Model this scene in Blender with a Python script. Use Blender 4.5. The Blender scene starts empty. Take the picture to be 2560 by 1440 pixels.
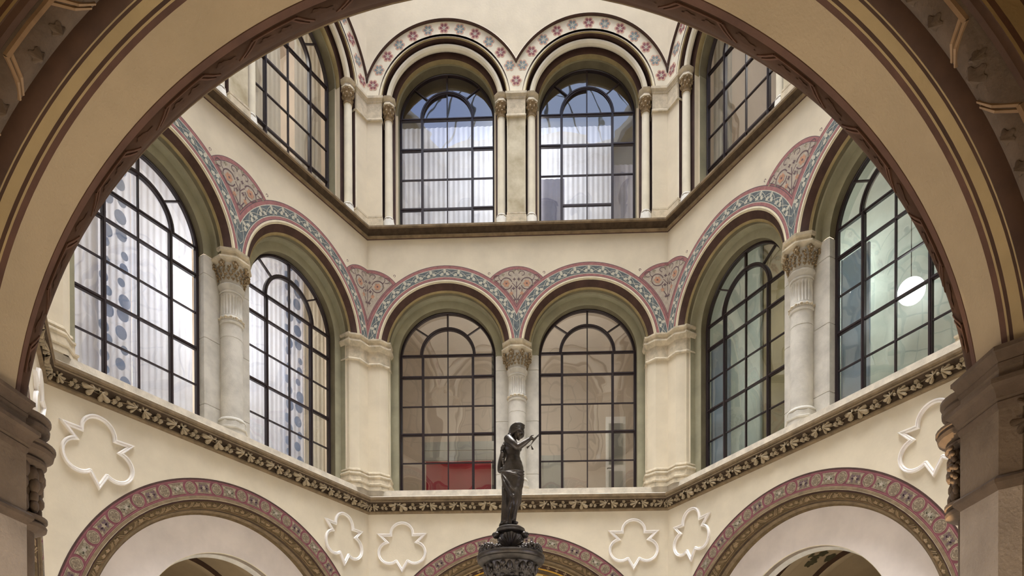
import bpy, bmesh, math, random
from math import pi, sin, cos, tan, sqrt, radians, atan2, hypot
from mathutils import Vector, Matrix
random.seed(7)
C = bpy.context.scene.collection
SC = bpy.context.scene

# ------------------------------------------------------------------ camera, sky, light, exposure
ZO = 1.6                                   # eye height of the camera: all facade heights are measured from it
CX, CY, YAW = 0.3747, -14.2099, -0.0343
cam_d = bpy.data.cameras.new('camera'); cam = bpy.data.objects.new('camera', cam_d); C.objects.link(cam)
cam_d.sensor_width = 36.0; cam_d.sensor_fit = 'HORIZONTAL'
cam_d.lens = 1769.3 / 2560 * 36.0
cam_d.shift_x = 0.0; cam_d.shift_y = (1900 - 720) / 2560.0
cam_d.clip_start = 0.05; cam_d.clip_end = 200
fwd = Vector((sin(0.0343) * -1, cos(0.0343), 0))
right = Vector((cos(0.0343), sin(0.0343), 0)); up = Vector((0, 0, 1))
pt, ro = -0.0090, 0.0023
fwd2 = fwd * cos(pt) + up * sin(pt); up2 = -fwd * sin(pt) + up * cos(pt)
right3 = right * cos(ro) - up2 * sin(ro); up3 = right * sin(ro) + up2 * cos(ro)
m = Matrix((right3, up3, -fwd2)).transposed().to_4x4(); m.translation = (CX, CY, ZO)
cam.matrix_world = m
SC.camera = cam

world = bpy.data.worlds.new('sky'); SC.world = world; world.use_nodes = True
wn = world.node_tree; wn.nodes.clear()
bg = wn.nodes.new('ShaderNodeBackground'); wo = wn.nodes.new('ShaderNodeOutputWorld')
tc = wn.nodes.new('ShaderNodeTexCoord'); nz = wn.nodes.new('ShaderNodeTexNoise'); cr = wn.nodes.new('ShaderNodeValToRGB')
nz.inputs['Scale'].default_value = 2.2; nz.inputs['Detail'].default_value = 6
cr.color_ramp.elements[0].position = 0.42; cr.color_ramp.elements[0].color = (0.28, 0.42, 1.0, 1)
cr.color_ramp.elements[1].position = 0.62; cr.color_ramp.elements[1].color = (0.55, 0.68, 1.0, 1)
wn.links.new(tc.outputs['Generated'], nz.inputs['Vector']); wn.links.new(nz.outputs['Fac'], cr.inputs['Fac'])
wn.links.new(cr.outputs['Color'], bg.inputs['Color']); wn.links.new(bg.outputs['Background'], wo.inputs['Surface'])
bg.inputs['Strength'].default_value = 1.9
SC.view_settings.view_transform = 'Standard'; SC.view_settings.look = 'None'
SC.view_settings.gamma = 1.0; SC.view_settings.use_curve_mapping = False
SC.view_settings.exposure = 0.36
SC.cycles.max_bounces = 10; SC.cycles.diffuse_bounces = 6; SC.cycles.glossy_bounces = 4; SC.cycles.transparent_max_bounces = 12
SC.cycles.use_denoising = True; SC.cycles.caustics_reflective = False; SC.cycles.caustics_refractive = False

def light(name, kind, loc, energy, color, size=0.3, target=None, spot=None):
    l = bpy.data.lights.new(name, kind); l.energy = energy; l.color = color
    if kind == 'POINT': l.shadow_soft_size = size
    if kind == 'AREA': l.size = size
    if kind == 'SPOT': l.shadow_soft_size = size; l.spot_size = spot or 1.0; l.spot_blend = 0.5
    o = bpy.data.objects.new(name, l); C.objects.link(o); o.location = loc
    if target is not None:
        o.rotation_euler = (Vector(target) - Vector(loc)).to_track_quat('-Z', 'Y').to_euler()
    return o
WARM = (1.0, 0.72, 0.42)
sun = bpy.data.lights.new('hazy_sun', 'SUN'); sun.energy = 16.5; sun.angle = radians(48); sun.color = (0.95, 0.97, 1.0)
sun_o = bpy.data.objects.new('hazy_sun', sun); C.objects.link(sun_o); sun_o.rotation_euler = Vector((0.02, 0.0, -1)).to_track_quat('-Z', 'Y').to_euler()
light('arcade_light', 'POINT', (-0.9, CY - 0.8, ZO + 2.2), 34, (1.0, 0.74, 0.46), 0.35)
light('arcade_light', 'POINT', (-0.5, CY + 2.0, ZO - 0.8), 110, (1.0, 0.86, 0.70), 0.3)  # added fill below the view, brightens the left side of the arch soffit
light('arcade_light', 'POINT', (1.8, CY + 1.3, ZO - 0.6), 8, (1.0, 0.86, 0.70), 0.3)  # added weak fill, does the same for the right side
light('pier_uplight', 'SPOT', (2.28, CY + 3.84, ZO + 0.2), 130, WARM, 0.015, (2.43, CY + 3.60, ZO + 1.53), 0.17)

# ------------------------------------------------------------------ helpers
def lin(c):
    return tuple(((v / 255) / 12.92 if v / 255 <= 0.04045 else ((v / 255 + 0.055) / 1.055) ** 2.4) for v in c) + (1,)
MATS = {}
def mat(name, rgb, rough=0.85, var=0.08, scale=6.0, bump=0.0, bscale=60.0, metal=0.0, rgb2=None, emit=0.0, spec=0.3, detail=5):
    if name in MATS: return MATS[name]
    mt = bpy.data.materials.new(name); mt.use_nodes = True; nt = mt.node_tree
    b = nt.nodes['Principled BSDF']; b.inputs['Roughness'].default_value = rough; b.inputs['Metallic'].default_value = metal
    b.inputs['Specular IOR Level'].default_value = spec
    c = lin(rgb)
    t = nt.nodes.new('ShaderNodeTexCoord'); n = nt.nodes.new('ShaderNodeTexNoise'); r = nt.nodes.new('ShaderNodeValToRGB')
    n.inputs['Scale'].default_value = scale; n.inputs['Detail'].default_value = detail; n.inputs['Roughness'].default_value = 0.6
    c2 = lin(rgb2) if rgb2 else tuple(v * (1 - var * 2.2) for v in c[:3]) + (1,)
    c1 = c if rgb2 else tuple(min(1, v * (1 + var)) for v in c[:3]) + (1,)
    r.color_ramp.elements[0].position = 0.3; r.color_ramp.elements[0].color = c2
    r.color_ramp.elements[1].position = 0.62; r.color_ramp.elements[1].color = c1
    nt.links.new(t.outputs['Object'], n.inputs['Vector']); nt.links.new(n.outputs['Fac'], r.inputs['Fac'])
    nt.links.new(r.outputs['Color'], b.inputs['Base Color'])
    if bump:
        n2 = nt.nodes.new('ShaderNodeTexNoise'); n2.inputs['Scale'].default_value = bscale; n2.inputs['Detail'].default_value = 4
        bp = nt.nodes.new('ShaderNodeBump'); bp.inputs['Strength'].default_value = bump; bp.inputs['Distance'].default_value = 0.01
        nt.links.new(t.outputs['Object'], n2.inputs['Vector']); nt.links.new(n2.outputs['Fac'], bp.inputs['Height'])
        nt.links.new(bp.outputs['Normal'], b.inputs['Normal'])
    if emit:
        b.inputs['Emission Color'].default_value = c; b.inputs['Emission Strength'].default_value = emit
    MATS[name] = mt; return mt

PLASTER = mat('cream_plaster', (217, 204, 178), 0.9, 0.05, 1.3, 0.15, 25)
PALE = mat('pale_painted_plaster', (226, 216, 192), 0.9, 0.05, 3.0, 0.1, 40)
PINKW = mat('pinkish_white_stucco', (236, 224, 212), 0.55, 0.05, 1.6, 0.12, 9)
OLIVE = mat('olive_painted_reveal', (152, 146, 120), 0.85, 0.08, 2.5, 0.15, 30)
OLIVD = mat('shaded_olive_paint', (112, 103, 80), 0.85, 0.10, 3.0, 0.15, 30)  # the olive reveal paint with the inner soffit's shade put into its colour
BROWN = mat('dark_brown_paint', (78, 56, 48), 0.8, 0.12, 5.0, 0.1, 40)
GOLD = mat('ochre_edge_paint', (156, 138, 98), 0.75, 0.10, 6.0)
CREAME = mat('cream_edge_paint', (222, 210, 178), 0.85, 0.06, 6.0)
STONE = mat('pale_limestone', (205, 199, 186), 0.9, 0.09, 3.5, 0.35, 70)
MOTTLE = mat('mottled_marble', (206, 194, 164), 0.6, 0.0, 2.6, 0.1, 60, rgb2=(160, 144, 108))
SILL = mat('weathered_sill_stone', (210, 200, 182), 0.9, 0.12, 5.0, 0.4, 60)
CORN = mat('brown_cornice_stone', (128, 109, 83), 0.9, 0.14, 7.0, 0.35, 60)
FRIEZE = mat('dark_frieze_ground', (76, 61, 45), 0.95, 0.15, 9.0, 0.3, 50)
LEAFST = mat('carved_leaf_stone', (168, 150, 120), 0.85, 0.10, 20.0, 0.3, 90)
CAPP = mat('buff_capital_stone', (198, 184, 158), 0.9, 0.12, 9.0, 0.3, 60)
CAPST = mat('carved_capital_stone', (146, 124, 92), 0.85, 0.14, 22.0, 0.5, 90)
REDB = mat('faded_red_paint', (154, 104, 100), 0.85, 0.10, 14.0)
REDD = mat('maroon_paint', (122, 72, 76), 0.85, 0.14, 10.0)
VINEBG = mat('slate_blue_paint', (98, 104, 104), 0.85, 0.16, 16.0)
VINE = mat('ivory_vine_paint', (190, 184, 164), 0.85, 0.10, 30.0)
SPAN = mat('dusty_rose_paint', (174, 160, 142), 0.88, 0.10, 12.0)
SCROLL = mat('plum_scroll_paint', (104, 84, 84), 0.88, 0.10, 20.0)
ORANGE = mat('terracotta_paint', (180, 136, 108), 0.88, 0.10, 20.0)
GREYGR = mat('grey_green_paint', (144, 134, 112), 0.88, 0.14, 20.0)
MEDF = mat('medallion_ground_paint', (124, 108, 88), 0.88, 0.14, 30.0)
MEDL = mat('medallion_line_paint', (164, 148, 122), 0.88, 0.10, 30.0)
YELLOW = mat('straw_yellow_paint', (206, 184, 130), 0.88, 0.10, 20.0)
FLREDO = mat('rose_petal_paint', (202, 164, 140), 0.88, 0.08, 30.0)
FLRED = mat('wine_flower_paint', (140, 88, 90), 0.88, 0.10, 30.0)
FLBLUE = mat('grey_blue_flower_paint', (128, 138, 136), 0.88, 0.10, 30.0)
CARVD = mat('dark_carved_stone', (104, 86, 58), 0.85, 0.16, 12.0, 0.4, 60)
CARVL = mat('ribbon_carved_stone', (152, 128, 96), 0.8, 0.12, 14.0, 0.2, 60)
WHITEM = mat('white_plaster_moulding', (238, 232, 224), 0.7, 0.03, 8.0)
FRAME = mat('dark_window_paint', (44, 32, 34), 0.38, 0.08, 12.0, spec=0.5)
BRONZE = mat('patinated_bronze', (86, 78, 69), 0.40, 0.0, 7.0, 0.2, 40, metal=0.65, rgb2=(50, 44, 38), spec=0.5)
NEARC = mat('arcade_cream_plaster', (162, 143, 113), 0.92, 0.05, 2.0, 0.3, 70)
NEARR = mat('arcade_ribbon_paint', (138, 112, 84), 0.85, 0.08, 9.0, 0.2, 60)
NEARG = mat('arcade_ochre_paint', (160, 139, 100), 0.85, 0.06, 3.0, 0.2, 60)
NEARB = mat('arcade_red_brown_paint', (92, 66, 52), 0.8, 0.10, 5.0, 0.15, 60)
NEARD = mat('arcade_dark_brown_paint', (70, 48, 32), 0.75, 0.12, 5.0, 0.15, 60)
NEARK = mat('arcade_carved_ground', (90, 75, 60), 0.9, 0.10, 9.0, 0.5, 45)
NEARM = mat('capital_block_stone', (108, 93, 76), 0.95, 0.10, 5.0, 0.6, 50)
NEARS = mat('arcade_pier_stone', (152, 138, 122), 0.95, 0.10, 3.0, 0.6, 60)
ROOMW = mat('room_wall_paint', (200, 186, 170), 0.9, 0.03, 2.0)
CURT = mat('white_sheer_curtain', (214, 220, 238), 0.9, 0.04, 3.0)
CURTG = mat('grey_curtain', (150, 150, 166), 0.9, 0.05, 3.0)
CURTC = mat('cream_curtain', (212, 208, 196), 0.9, 0.04, 3.0)
BLUEP = mat('bluish_film', (196, 208, 220), 0.8, 0.05, 1.5)
BLIND = mat('frosted_pane_film', (188, 197, 194), 0.8, 0.08, 1.5)
BLINDO = mat('olive_screen', (152, 148, 128), 0.85, 0.06, 1.5)
REDP = mat('red_panel_paint', (146, 30, 40), 0.6, 0.03, 3.0)
GREYP = mat('grey_panel_paint', (172, 168, 158), 0.6, 0.03, 3.0)
DARKM = mat('dark_metal', (60, 58, 52), 0.5, 0.05, 3.0)
BLUEC = mat('blue_spot_print', (172, 186, 212), 0.9, 0.05, 8.0)
LAMP = mat('white_lamp_glass', (255, 255, 255), 0.3, 0.0, 1.0, emit=3.0)
STEEL = mat('skylight_steel', (120, 128, 128), 0.5, 0.05, 4.0)
FLOORM = mat('stone_floor', (214, 206, 190), 0.6, 0.10, 2.0)
LEAFD = mat('painted_ivy_leaf', (72, 66, 44), 0.9, 0.12, 12.0)

def translucent(mt, k):
    nt = mt.node_tree; b = nt.nodes['Principled BSDF']; o = nt.nodes['Material Output']
    t = nt.nodes.new('ShaderNodeBsdfTranslucent'); mx = nt.nodes.new('ShaderNodeMixShader'); mx.inputs['Fac'].default_value = k
    src = b.inputs['Base Color'].links[0].from_socket
    nt.links.new(src, t.inputs['Color']); nt.links.new(b.outputs[0], mx.inputs[1]); nt.links.new(t.outputs[0], mx.inputs[2]); nt.links.new(mx.outputs[0], o.inputs['Surface'])
for q_ in (CURT, CURTG, CURTC, BLIND, BLINDO, BLUEC, BLUEP): translucent(q_, 0.5)
def glass_mat():
    mt = bpy.data.materials.new('old_window_glass'); mt.use_nodes = True; nt = mt.node_tree; nt.nodes.clear()
    o = nt.nodes.new('ShaderNodeOutputMaterial'); mx = nt.nodes.new('ShaderNodeMixShader')
    tr = nt.nodes.new('ShaderNodeBsdfTransparent'); gl = nt.nodes.new('ShaderNodeBsdfGlossy'); fr = nt.nodes.new('ShaderNodeFresnel')
    tr.inputs['Color'].default_value = (0.93, 0.95, 0.93, 1); gl.inputs['Roughness'].default_value = 0.015
    ge = nt.nodes.new('ShaderNodeNewGeometry'); m1 = nt.nodes.new('ShaderNodeMath'); m1.operation = 'MULTIPLY_ADD'; m1.inputs[1].default_value = -2; m1.inputs[2].default_value = 1
    m2 = nt.nodes.new('ShaderNodeMath'); m2.operation = 'POWER'; m2.inputs[0].default_value = 2.5
    nt.links.new(ge.outputs['Backfacing'], m1.inputs[0]); nt.links.new(m1.outputs[0], m2.inputs[1]); nt.links.new(m2.outputs[0], fr.inputs['IOR'])
    t = nt.nodes.new('ShaderNodeTexCoord'); n = nt.nodes.new('ShaderNodeTexNoise'); bp = nt.nodes.new('ShaderNodeBump')
    n.inputs['Scale'].default_value = 1.5; n.inputs['Detail'].default_value = 1.0; n.inputs['Distortion'].default_value = 0.3
    bp.inputs['Strength'].default_value = 0.12; bp.inputs['Distance'].default_value = 0.05
    oi = nt.nodes.new('ShaderNodeObjectInfo'); va = nt.nodes.new('ShaderNodeVectorMath'); va.operation = 'ADD'
    nt.links.new(t.outputs['Object'], va.inputs[0]); nt.links.new(oi.outputs['Location'], va.inputs[1])
    nt.links.new(va.outputs[0], n.inputs['Vector']); nt.links.new(n.outputs['Fac'], bp.inputs['Height'])
    nt.links.new(bp.outputs['Normal'], gl.inputs['Normal'])
    nt.links.new(fr.outputs['Fac'], mx.inputs['Fac']); nt.links.new(tr.outputs[0], mx.inputs[1]); nt.links.new(gl.outputs[0], mx.inputs[2])
    nt.links.new(mx.outputs[0], o.inputs['Surface']); return mt
GLASS = glass_mat()

class MB:
    """collects faces with a material each; build() links them as one mesh object"""
    def __init__(s): s.v = []; s.f = []; s.m = []; s.ms = []
    def mi(s, m):
        if m not in s.ms: s.ms.append(m)
        return s.ms.index(m)
    def face(s, pts, m):
        b = len(s.v); s.v += [tuple(p) for p in pts]; s.f.append(tuple(range(b, b + len(pts)))); s.m.append(s.mi(m))
    def grid(s, rows, m, close=False):
        """rows: list of equal-length point lists; m: material or list per row gap"""
        b = len(s.v); n = len(rows[0])
        for r in rows: s.v += [tuple(p) for p in r]
        for i in range(len(rows) - 1):
            mm = s.mi(m[i] if isinstance(m, (list, tuple)) else m)
            for j in range(n if close else n - 1):
                k = (j + 1) % n
                s.f.append((b + i * n + j, b + i * n + k, b + (i + 1) * n + k, b + (i + 1) * n + j)); s.m.append(mm)
    def box(s, x0, x1, y0, y1, z0, z1, m):
        P = [(x0, y0, z0), (x1, y0, z0), (x1, y1, z0), (x0, y1, z0), (x0, y0, z1), (x1, y0, z1), (x1, y1, z1), (x0, y1, z1)]
        b = len(s.v); s.v += P; k = s.mi(m)
        for f in ((0, 3, 2, 1), (4, 5, 6, 7), (0, 1, 5, 4), (1, 2, 6, 5), (2, 3, 7, 6), (3, 0, 4, 7)):
            s.f.append(tuple(b + i for i in f)); s.m.append(k)
    def lathe(s, prof, m, n=24, cx=0, cy=0, a0=0, a1=2 * pi, rad=None):
        rows = []
        full = abs(a1 - a0 - 2 * pi) < 1e-6
        for (r, z) in prof:
            row = []
            for j in range(n if full else n + 1):
                a = a0 + (a1 - a0) * j / n
                q = rad(r, z, a) if rad else r
                row.append((cx + q * cos(a), cy + q * sin(a), z))
            rows.append(row)
        s.grid(rows, m, close=full)
    def tube(s, pts, r, m, n=6, r1=None):
        pts = [Vector(p) for p in pts]; rows = []
        for i, p in enumerate(pts):
            d = (pts[min(i + 1, len(pts) - 1)] - pts[max(i - 1, 0)]).normalized()
            a = d.cross(Vector((0, 0, 1)));
            if a.length < 1e-3: a = Vector((1, 0, 0))
            a.normalize(); b = d.cross(a)
            rr = r if r1 is None else r + (r1 - r) * i / max(1, len(pts) - 1)
            rows.append([p + a * rr * cos(2 * pi * j / n) + b * rr * sin(2 * pi * j / n) for j in range(n)])
        s.grid(rows, m, close=True)
        s.face(rows[0], m); s.face(rows[-1][::-1], m)
    def ball(s, c, r, m, n=10, k=6, sc=(1, 1, 1)):
        rows = []
        for i in range(k + 1):
            t = pi * i / k
            rows.append([(c[0] + sc[0] * r * sin(t) * cos(2 * pi * j / n), c[1] + sc[1] * r * sin(t) * sin(2 * pi * j / n), c[2] + sc[2] * r * cos(t)) for j in range(n)])
        s.grid(rows, m, close=True)
    def mesh(s, name, smooth=0):
        me = bpy.data.meshes.new(name); me.from_pydata(s.v, [], s.f)
        for mm in s.ms: me.materials.append(mm)
        me.polygons.foreach_set('material_index', s.m)
        bm = bmesh.new(); bm.from_mesh(me); bmesh.ops.remove_doubles(bm, verts=bm.verts, dist=1e-5)
        bmesh.ops.recalc_face_normals(bm, faces=bm.faces)
        if smooth:
            for f in bm.faces: f.smooth = True
            for e in bm.edges:
                if len(e.link_faces) == 2 and e.calc_face_angle(0) > radians(smooth): e.smooth = False
        bm.to_mesh(me); bm.free(); me.update(); return me
    def build(s, name, parent=None, smooth=0, loc=None, mw=None):
        return put(name, s.mesh(name, smooth), parent, loc, mw)

def put(name, me, parent=None, loc=None, mw=None):
    o = bpy.data.objects.new(name, me); C.objects.link(o)
    if parent is not None: o.parent = parent
    if mw is not None: o.matrix_basis = mw
    if loc is not None: o.location = loc
    return o
def tag(o, label=None, cat=None, group=None, kind=None):
    if label: o['label'] = label
    if cat: o['category'] = cat
    if group: o['group'] = group
    if kind: o['kind'] = kind
    return o
def empty(name, mw=None):
    o = bpy.data.objects.new(name, None); C.objects.link(o); o.empty_display_size = 0.2
    if mw is not None: o.matrix_basis = mw
    return o

HC = -3 * sqrt(3)                          # hexagonal court: side 6 m, centre at y = HC
ANG = {'back': 0, 'left': 60, 'right': -60, 'front_left': 120, 'front_right': -120, 'front': 180}
def WM(side, u=0, d=0, z=0):
    """matrix of a wall-local frame: x along the wall, y into the wall, z up (from eye height)"""
    return Matrix.Translation((0, HC, ZO)) @ Matrix.Rotation(radians(ANG[side]), 4, 'Z') @ Matrix.Translation((u, -HC + d, z))

# ------------------------------------------------------------------ arch geometry
def arcpts(cu, zc, R, d, zb=None, n=40, a0=pi, a1=0.0):
    pts = []
    if zb is not None: pts.append((cu + R * cos(a0), d, zb))
    for i in range(n + 1):
        a = a0 + (a1 - a0) * i / n
        pts.append((cu + R * cos(a), d, zc + R * sin(a)))
    if zb is not None: pts.append((cu + R * cos(a1), d, zb))
    return pts
def face_strip(mb, u0, u1, zt, zb_of, m, d=0.0, n=1):
    us = [u0 + (u1 - u0) * i / n for i in range(n + 1)]
    for a, b in zip(us, us[1:]): mb.face([(a, d, zb_of(a)), (b, d, zb_of(b)), (b, d, zt), (a, d, zt)], m)
def arch_face(mb, cu, R, zc, zt, m, n=40, d=0.0):
    P = [(cu + R * cos(pi - pi * i / n), zc + R * sin(pi * i / n)) for i in range(n + 1)]
    for (a, za), (b, zb) in zip(P, P[1:]): mb.face([(a, d, za), (b, d, zb), (b, d, zt), (a, d, zt)], m)
def clip_u(poly, umin, umax):
    for lim, sg in ((umin, 1), (umax, -1)):
        out = []
        for i in range(len(poly)):
            p, q = poly[i], poly[(i + 1) % len(poly)]
            ip, iq = (p[0] - lim) * sg >= 0, (q[0] - lim) * sg >= 0
            if ip: out.append(p)
            if ip != iq:
                t = (lim - p[0]) / (q[0] - p[0]); out.append(tuple(p[k] + (q[k] - p[k]) * t for k in range(3)))
        poly = out
        if len(poly) < 3: return []
    return poly
def ring(mb, cu, zc, R0, R1, d, m, umin=-99, umax=99, zmin=-99, n=56, a0=pi, a1=0.0, d1=None):
    for i in range(n):
        a, b = a0 + (a1 - a0) * i / n, a0 + (a1 - a0) * (i + 1) / n
        e = d if d1 is None else d1
        q = [(cu + R0 * cos(a), d, zc + R0 * sin(a)), (cu + R0 * cos(b), d, zc + R0 * sin(b)), (cu + R1 * cos(b), e, zc + R1 * sin(b)), (cu + R1 * cos(a), e, zc + R1 * sin(a))]
        if umin > -90 or umax < 90: q = clip_u(q, umin, umax)
        if q and max(p[2] for p in q) > zmin: mb.face(q, m)
def sweep_plan(mb, path, prof, m, s0=None, s1=None):
    """moulding: prof [(offset, z)] pushed out of the plan path [(u, d)]; s0/s1 mitre factors at the ends (tan of half the turn)"""
    n = len(path); rows = []
    T = [Vector((path[i + 1][0] - path[i][0], path[i + 1][1] - path[i][1])).normalized() for i in range(n - 1)]
    N = [Vector((t.y, -t.x)) for t in T]
    for (o, z) in prof:
        row = []
        for i in range(n):
            p = Vector(path[i])
            if i == 0: q = p + N[0] * o + (T[0] * (s0 * o) if s0 else Vector((0, 0)))
            elif i == n - 1: q = p + N[-1] * o - (T[-1] * (s1 * o) if s1 else Vector((0, 0)))
            else:
                b = (N[i - 1] + N[i]); b = b / (1 + N[i - 1].dot(N[i])); q = p + b * o
            row.append((q.x, q.y, z))
        rows.append(row)
    mb.grid(rows, m)
MIT = tan(radians(30))

def leaf_outline(n, r, inner=0.45, rot=0.0, lobes=5, sharp=1.0, aspect=1.0):
    out = []
    for i in range(n):
        a = 2 * pi * i / n
        k = abs(cos(lobes * a / 2)) ** sharp
        q = r * (inner + (1 - inner) * k)
        x, y = q * cos(a), q * sin(a) * aspect
        out.append((x * cos(rot) - y * sin(rot), x * sin(rot) + y * cos(rot)))
    return out
def decal(mb, pts2, d, m, umin=-99, umax=99):
    q = [(p[0], d, p[1]) for p in pts2]
    if umin > -90: q = clip_u(q, umin, umax)
    if len(q) >= 3: mb.face(q, m)
def ribbon2(mb, pts, w, d, m, umin=-99, umax=99):
    for i in range(len(pts) - 1):
        (x0, z0), (x1, z1) = pts[i], pts[i + 1]
        L = hypot(x1 - x0, z1 - z0) or 1e-6; nx, nz = -(z1 - z0) / L * w / 2, (x1 - x0) / L * w / 2
        decal(mb, [(x0 + nx, z0 + nz), (x1 + nx, z1 + nz), (x1 - nx, z1 - nz), (x0 - nx, z0 - nz)], d, m, umin, umax)
def star2(mb, cx, cz, r, k, d, m, inner=0.45, rot=0.0, n=None, umin=-99, umax=99, sharp=1.0):
    n = n or k * 6
    decal(mb, [(cx + p[0], cz + p[1]) for p in leaf_outline(n, r, inner, rot, k, sharp)], d, m, umin, umax)
# ------------------------------------------------------------------ wall parts in wall-local coordinates
UC = 1.44                                   # window axes at u = +-1.44
Z2, R2 = 8.14, 1.32                         # second storey: spring height, radius of the wall opening
Z3, R3 = 13.05, 1.27                        # third storey
ZS2, ZS3 = 5.30, 10.50                      # sill heights
ZT = 22.0

def shell_mesh(cu, open_ground):
    mb = MB()
    n = 40
    # ground storey face with the wide arch
    R, zc = 2.69, 1.42
    uu = [-3] + [cu + R * cos(pi - pi * i / n) for i in range(n + 1)] + [3]
    for a, b in zip(uu, uu[1:]):
        f = lambda u: zc + sqrt(max(0, R * R - (u - cu) ** 2))
        if a < -2.9999 and abs(b - (cu - R)) < 1e-6 or b > 2.9999: mb.face([(a, 0, -ZO), (b, 0, -ZO), (b, 0, 4.87), (a, 0, 4.87)], PLASTER)
        else: mb.face([(a, 0, f(a)), (b, 0, f(b)), (b, 0, 4.87), (a, 0, 4.87)], PLASTER)
    # sill zone
    mb.face([(-3, 0, 4.87), (3, 0, 4.87), (3, 0, 5.30), (-3, 0, 5.30)], SILL)
    mb.face([(-3, 0, 5.30), (3, 0, 5.30), (3, 0.52, 5.30), (-3, 0.52, 5.30)], SILL)
    # second storey face
    for c in (-UC, UC): arch_face(mb, c, R2, Z2, 10.42, PLASTER)
    mb.face([(-UC + R2, 0, 8.27), (UC - R2, 0, 8.27), (UC - R2, 0, 10.42), (-UC + R2, 0, 10.42)], PLASTER)
    for s in (-1, 1):
        a, b = sorted((3 * s, (UC + R2) * s)); mb.face([(a, 0, 5.30), (b, 0, 5.30), (b, 0, 10.42), (a, 0, 10.42)], PLASTER)
    # third storey face
    for c in (-UC, UC): arch_face(mb, c, R3, Z3, ZT, PLASTER)
    w = UC - R3
    mb.face([(-w, 0, 10.42), (w, 0, 10.42), (w, 0, ZT), (-w, 0, ZT)], PLASTER)
    for s in (-1, 1):
        a, b = sorted((3 * s, (UC + R3) * s)); mb.face([(a, 0, 10.42), (b, 0, 10.42), (b, 0, ZT), (a, 0, ZT)], PLASTER)
    for s in (-1, 1):
        a, b = sorted(((UC - R3) * s, (UC + R3) * s)); mb.face([(a, 0, 10.42), (b, 0, 10.42), (b, 0.52, 10.52), (a, 0.52, 10.52)], SILL)
    return mb.mesh('wall_shell')

def arch2_mesh():
    """second storey window arch: orders of the reveal, drawn for the window at u = -1.44 (outer leg on the left)"""
    mb = MB()
    P = [(1.32, 0), (1.30, 0.015), (1.205, 0.10), (1.185, 0.13), (1.17, 0.13), (1.17, 0.20), (1.145, 0.21), (1.145, 0.33), (1.03, 0.33), (1.0, 0.345), (1.0, 0.52)]
    MM = [CREAME, BROWN, GOLD, GOLD, OLIVD, OLIVE, OLIVE, OLIVE, OLIVE, OLIVD]
    rows = [arcpts(-UC, Z2, R, d, None, 48) for R, d in P]; mb.grid(rows, MM)
    # outer leg: plain pilaster faces below the capital
    rows = [[(-UC - R, d, 5.3), (-UC - R, d, Z2)] for R, d in P]
    mb.grid(rows, [PLASTER] * 6 + [OLIVE] * 3 + [OLIVD])
    # inner leg: stone pier behind the column
    return mb.mesh('window_arch', 35)
def mirror_mesh(me):
    m2 = me.copy(); m2.transform(Matrix.Diagonal((-1, 1, 1, 1))); m2.flip_normals(); return m2

def arch3_mesh():
    mb = MB()
    P = [(1.27, 0), (1.255, 0.02), (1.255, 0.2), (1.02, 0.2), (1.02, 0.30), (0.985, 0.30), (0.985, 0.52)]
    MM = [GOLD, BROWN, BROWN, GOLD, OLIVE, OLIVD]
    mb.grid([arcpts(-UC, Z3, R, d, None, 48) for R, d in P], MM)
    for s in (-1, 1): mb.grid([[(-UC + s * R, d, 10.42), (-UC + s * R, d, Z3)] for R, d in P], [PALE, BROWN, BROWN, PLASTER, PLASTER, OLIVE])
    # roll moulding that continues the colonnettes round the arch
    rows = []
    for k in range(9):
        a = 2 * pi * k / 8; rows.append(arcpts(-UC, Z3 + 0.0, 1.145 + 0.058 * cos(a), 0.1 + 0.058 * sin(a), None, 48))
    mb.grid(rows, PALE)
    return mb.mesh('window_arch', 35)

def band2_mesh():
    """painted vine band round the second storey arch at u = -1.44"""
    mb = MB(); c = -UC; um, ux = -3.0, 0.0
    for R0, R1, mm, d in ((1.325, 1.352, CREAME, -.003), (1.352, 1.362, SCROLL, -.003), (1.362, 1.405, REDB, -.003), (1.405, 1.415, VINE, -.003), (1.415, 1.562, VINEBG, -.003), (1.562, 1.574, VINE, -.003), (1.574, 1.628, REDB, -.003), (1.628, 1.64, SCROLL, -.003)):
        ring(mb, c, Z2, R0, R1, d, mm, um, ux, 8.2)
    mid, d = 1.488, -.0042
    N = 17; st = pi / N
    def pt(a, r): return (c + r * cos(a), Z2 + r * sin(a))
    for sg in (1, -1):
        pts = [pt(a, mid + sg * 0.055 * sin(a * N)) for a in [pi * i / (N * 8) for i in range(N * 8 + 1)]]
        ribbon2(mb, pts, 0.008, d, VINE, um, ux)
    for i in range(N):
        a = st * (i + 0.5); x, z = pt(a, mid)
        if not (um + .04 < x < ux - .03): continue
        for q, (da, dr, L) in enumerate(((0.0, 0.03, .062), (0.034, -0.022, .055), (-0.036, -0.014, .055))):
            x, z = pt(a + da, mid + dr); rot = a + (0, 2.3, -2.3)[q]
            pts = [(x + L * t * cos(rot) - w * sin(rot), z + L * t * sin(rot) + w * cos(rot)) for t, w in ((-.7, 0), (-.1, .032), (.2, .022), (.5, .026), (.95, 0), (.5, -.026), (.2, -.022), (-.1, -.032))]
            decal(mb, pts, d - .0006 * (q + 1), VINE, um, ux)
    return mb.mesh('painted_vine_band')

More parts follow.
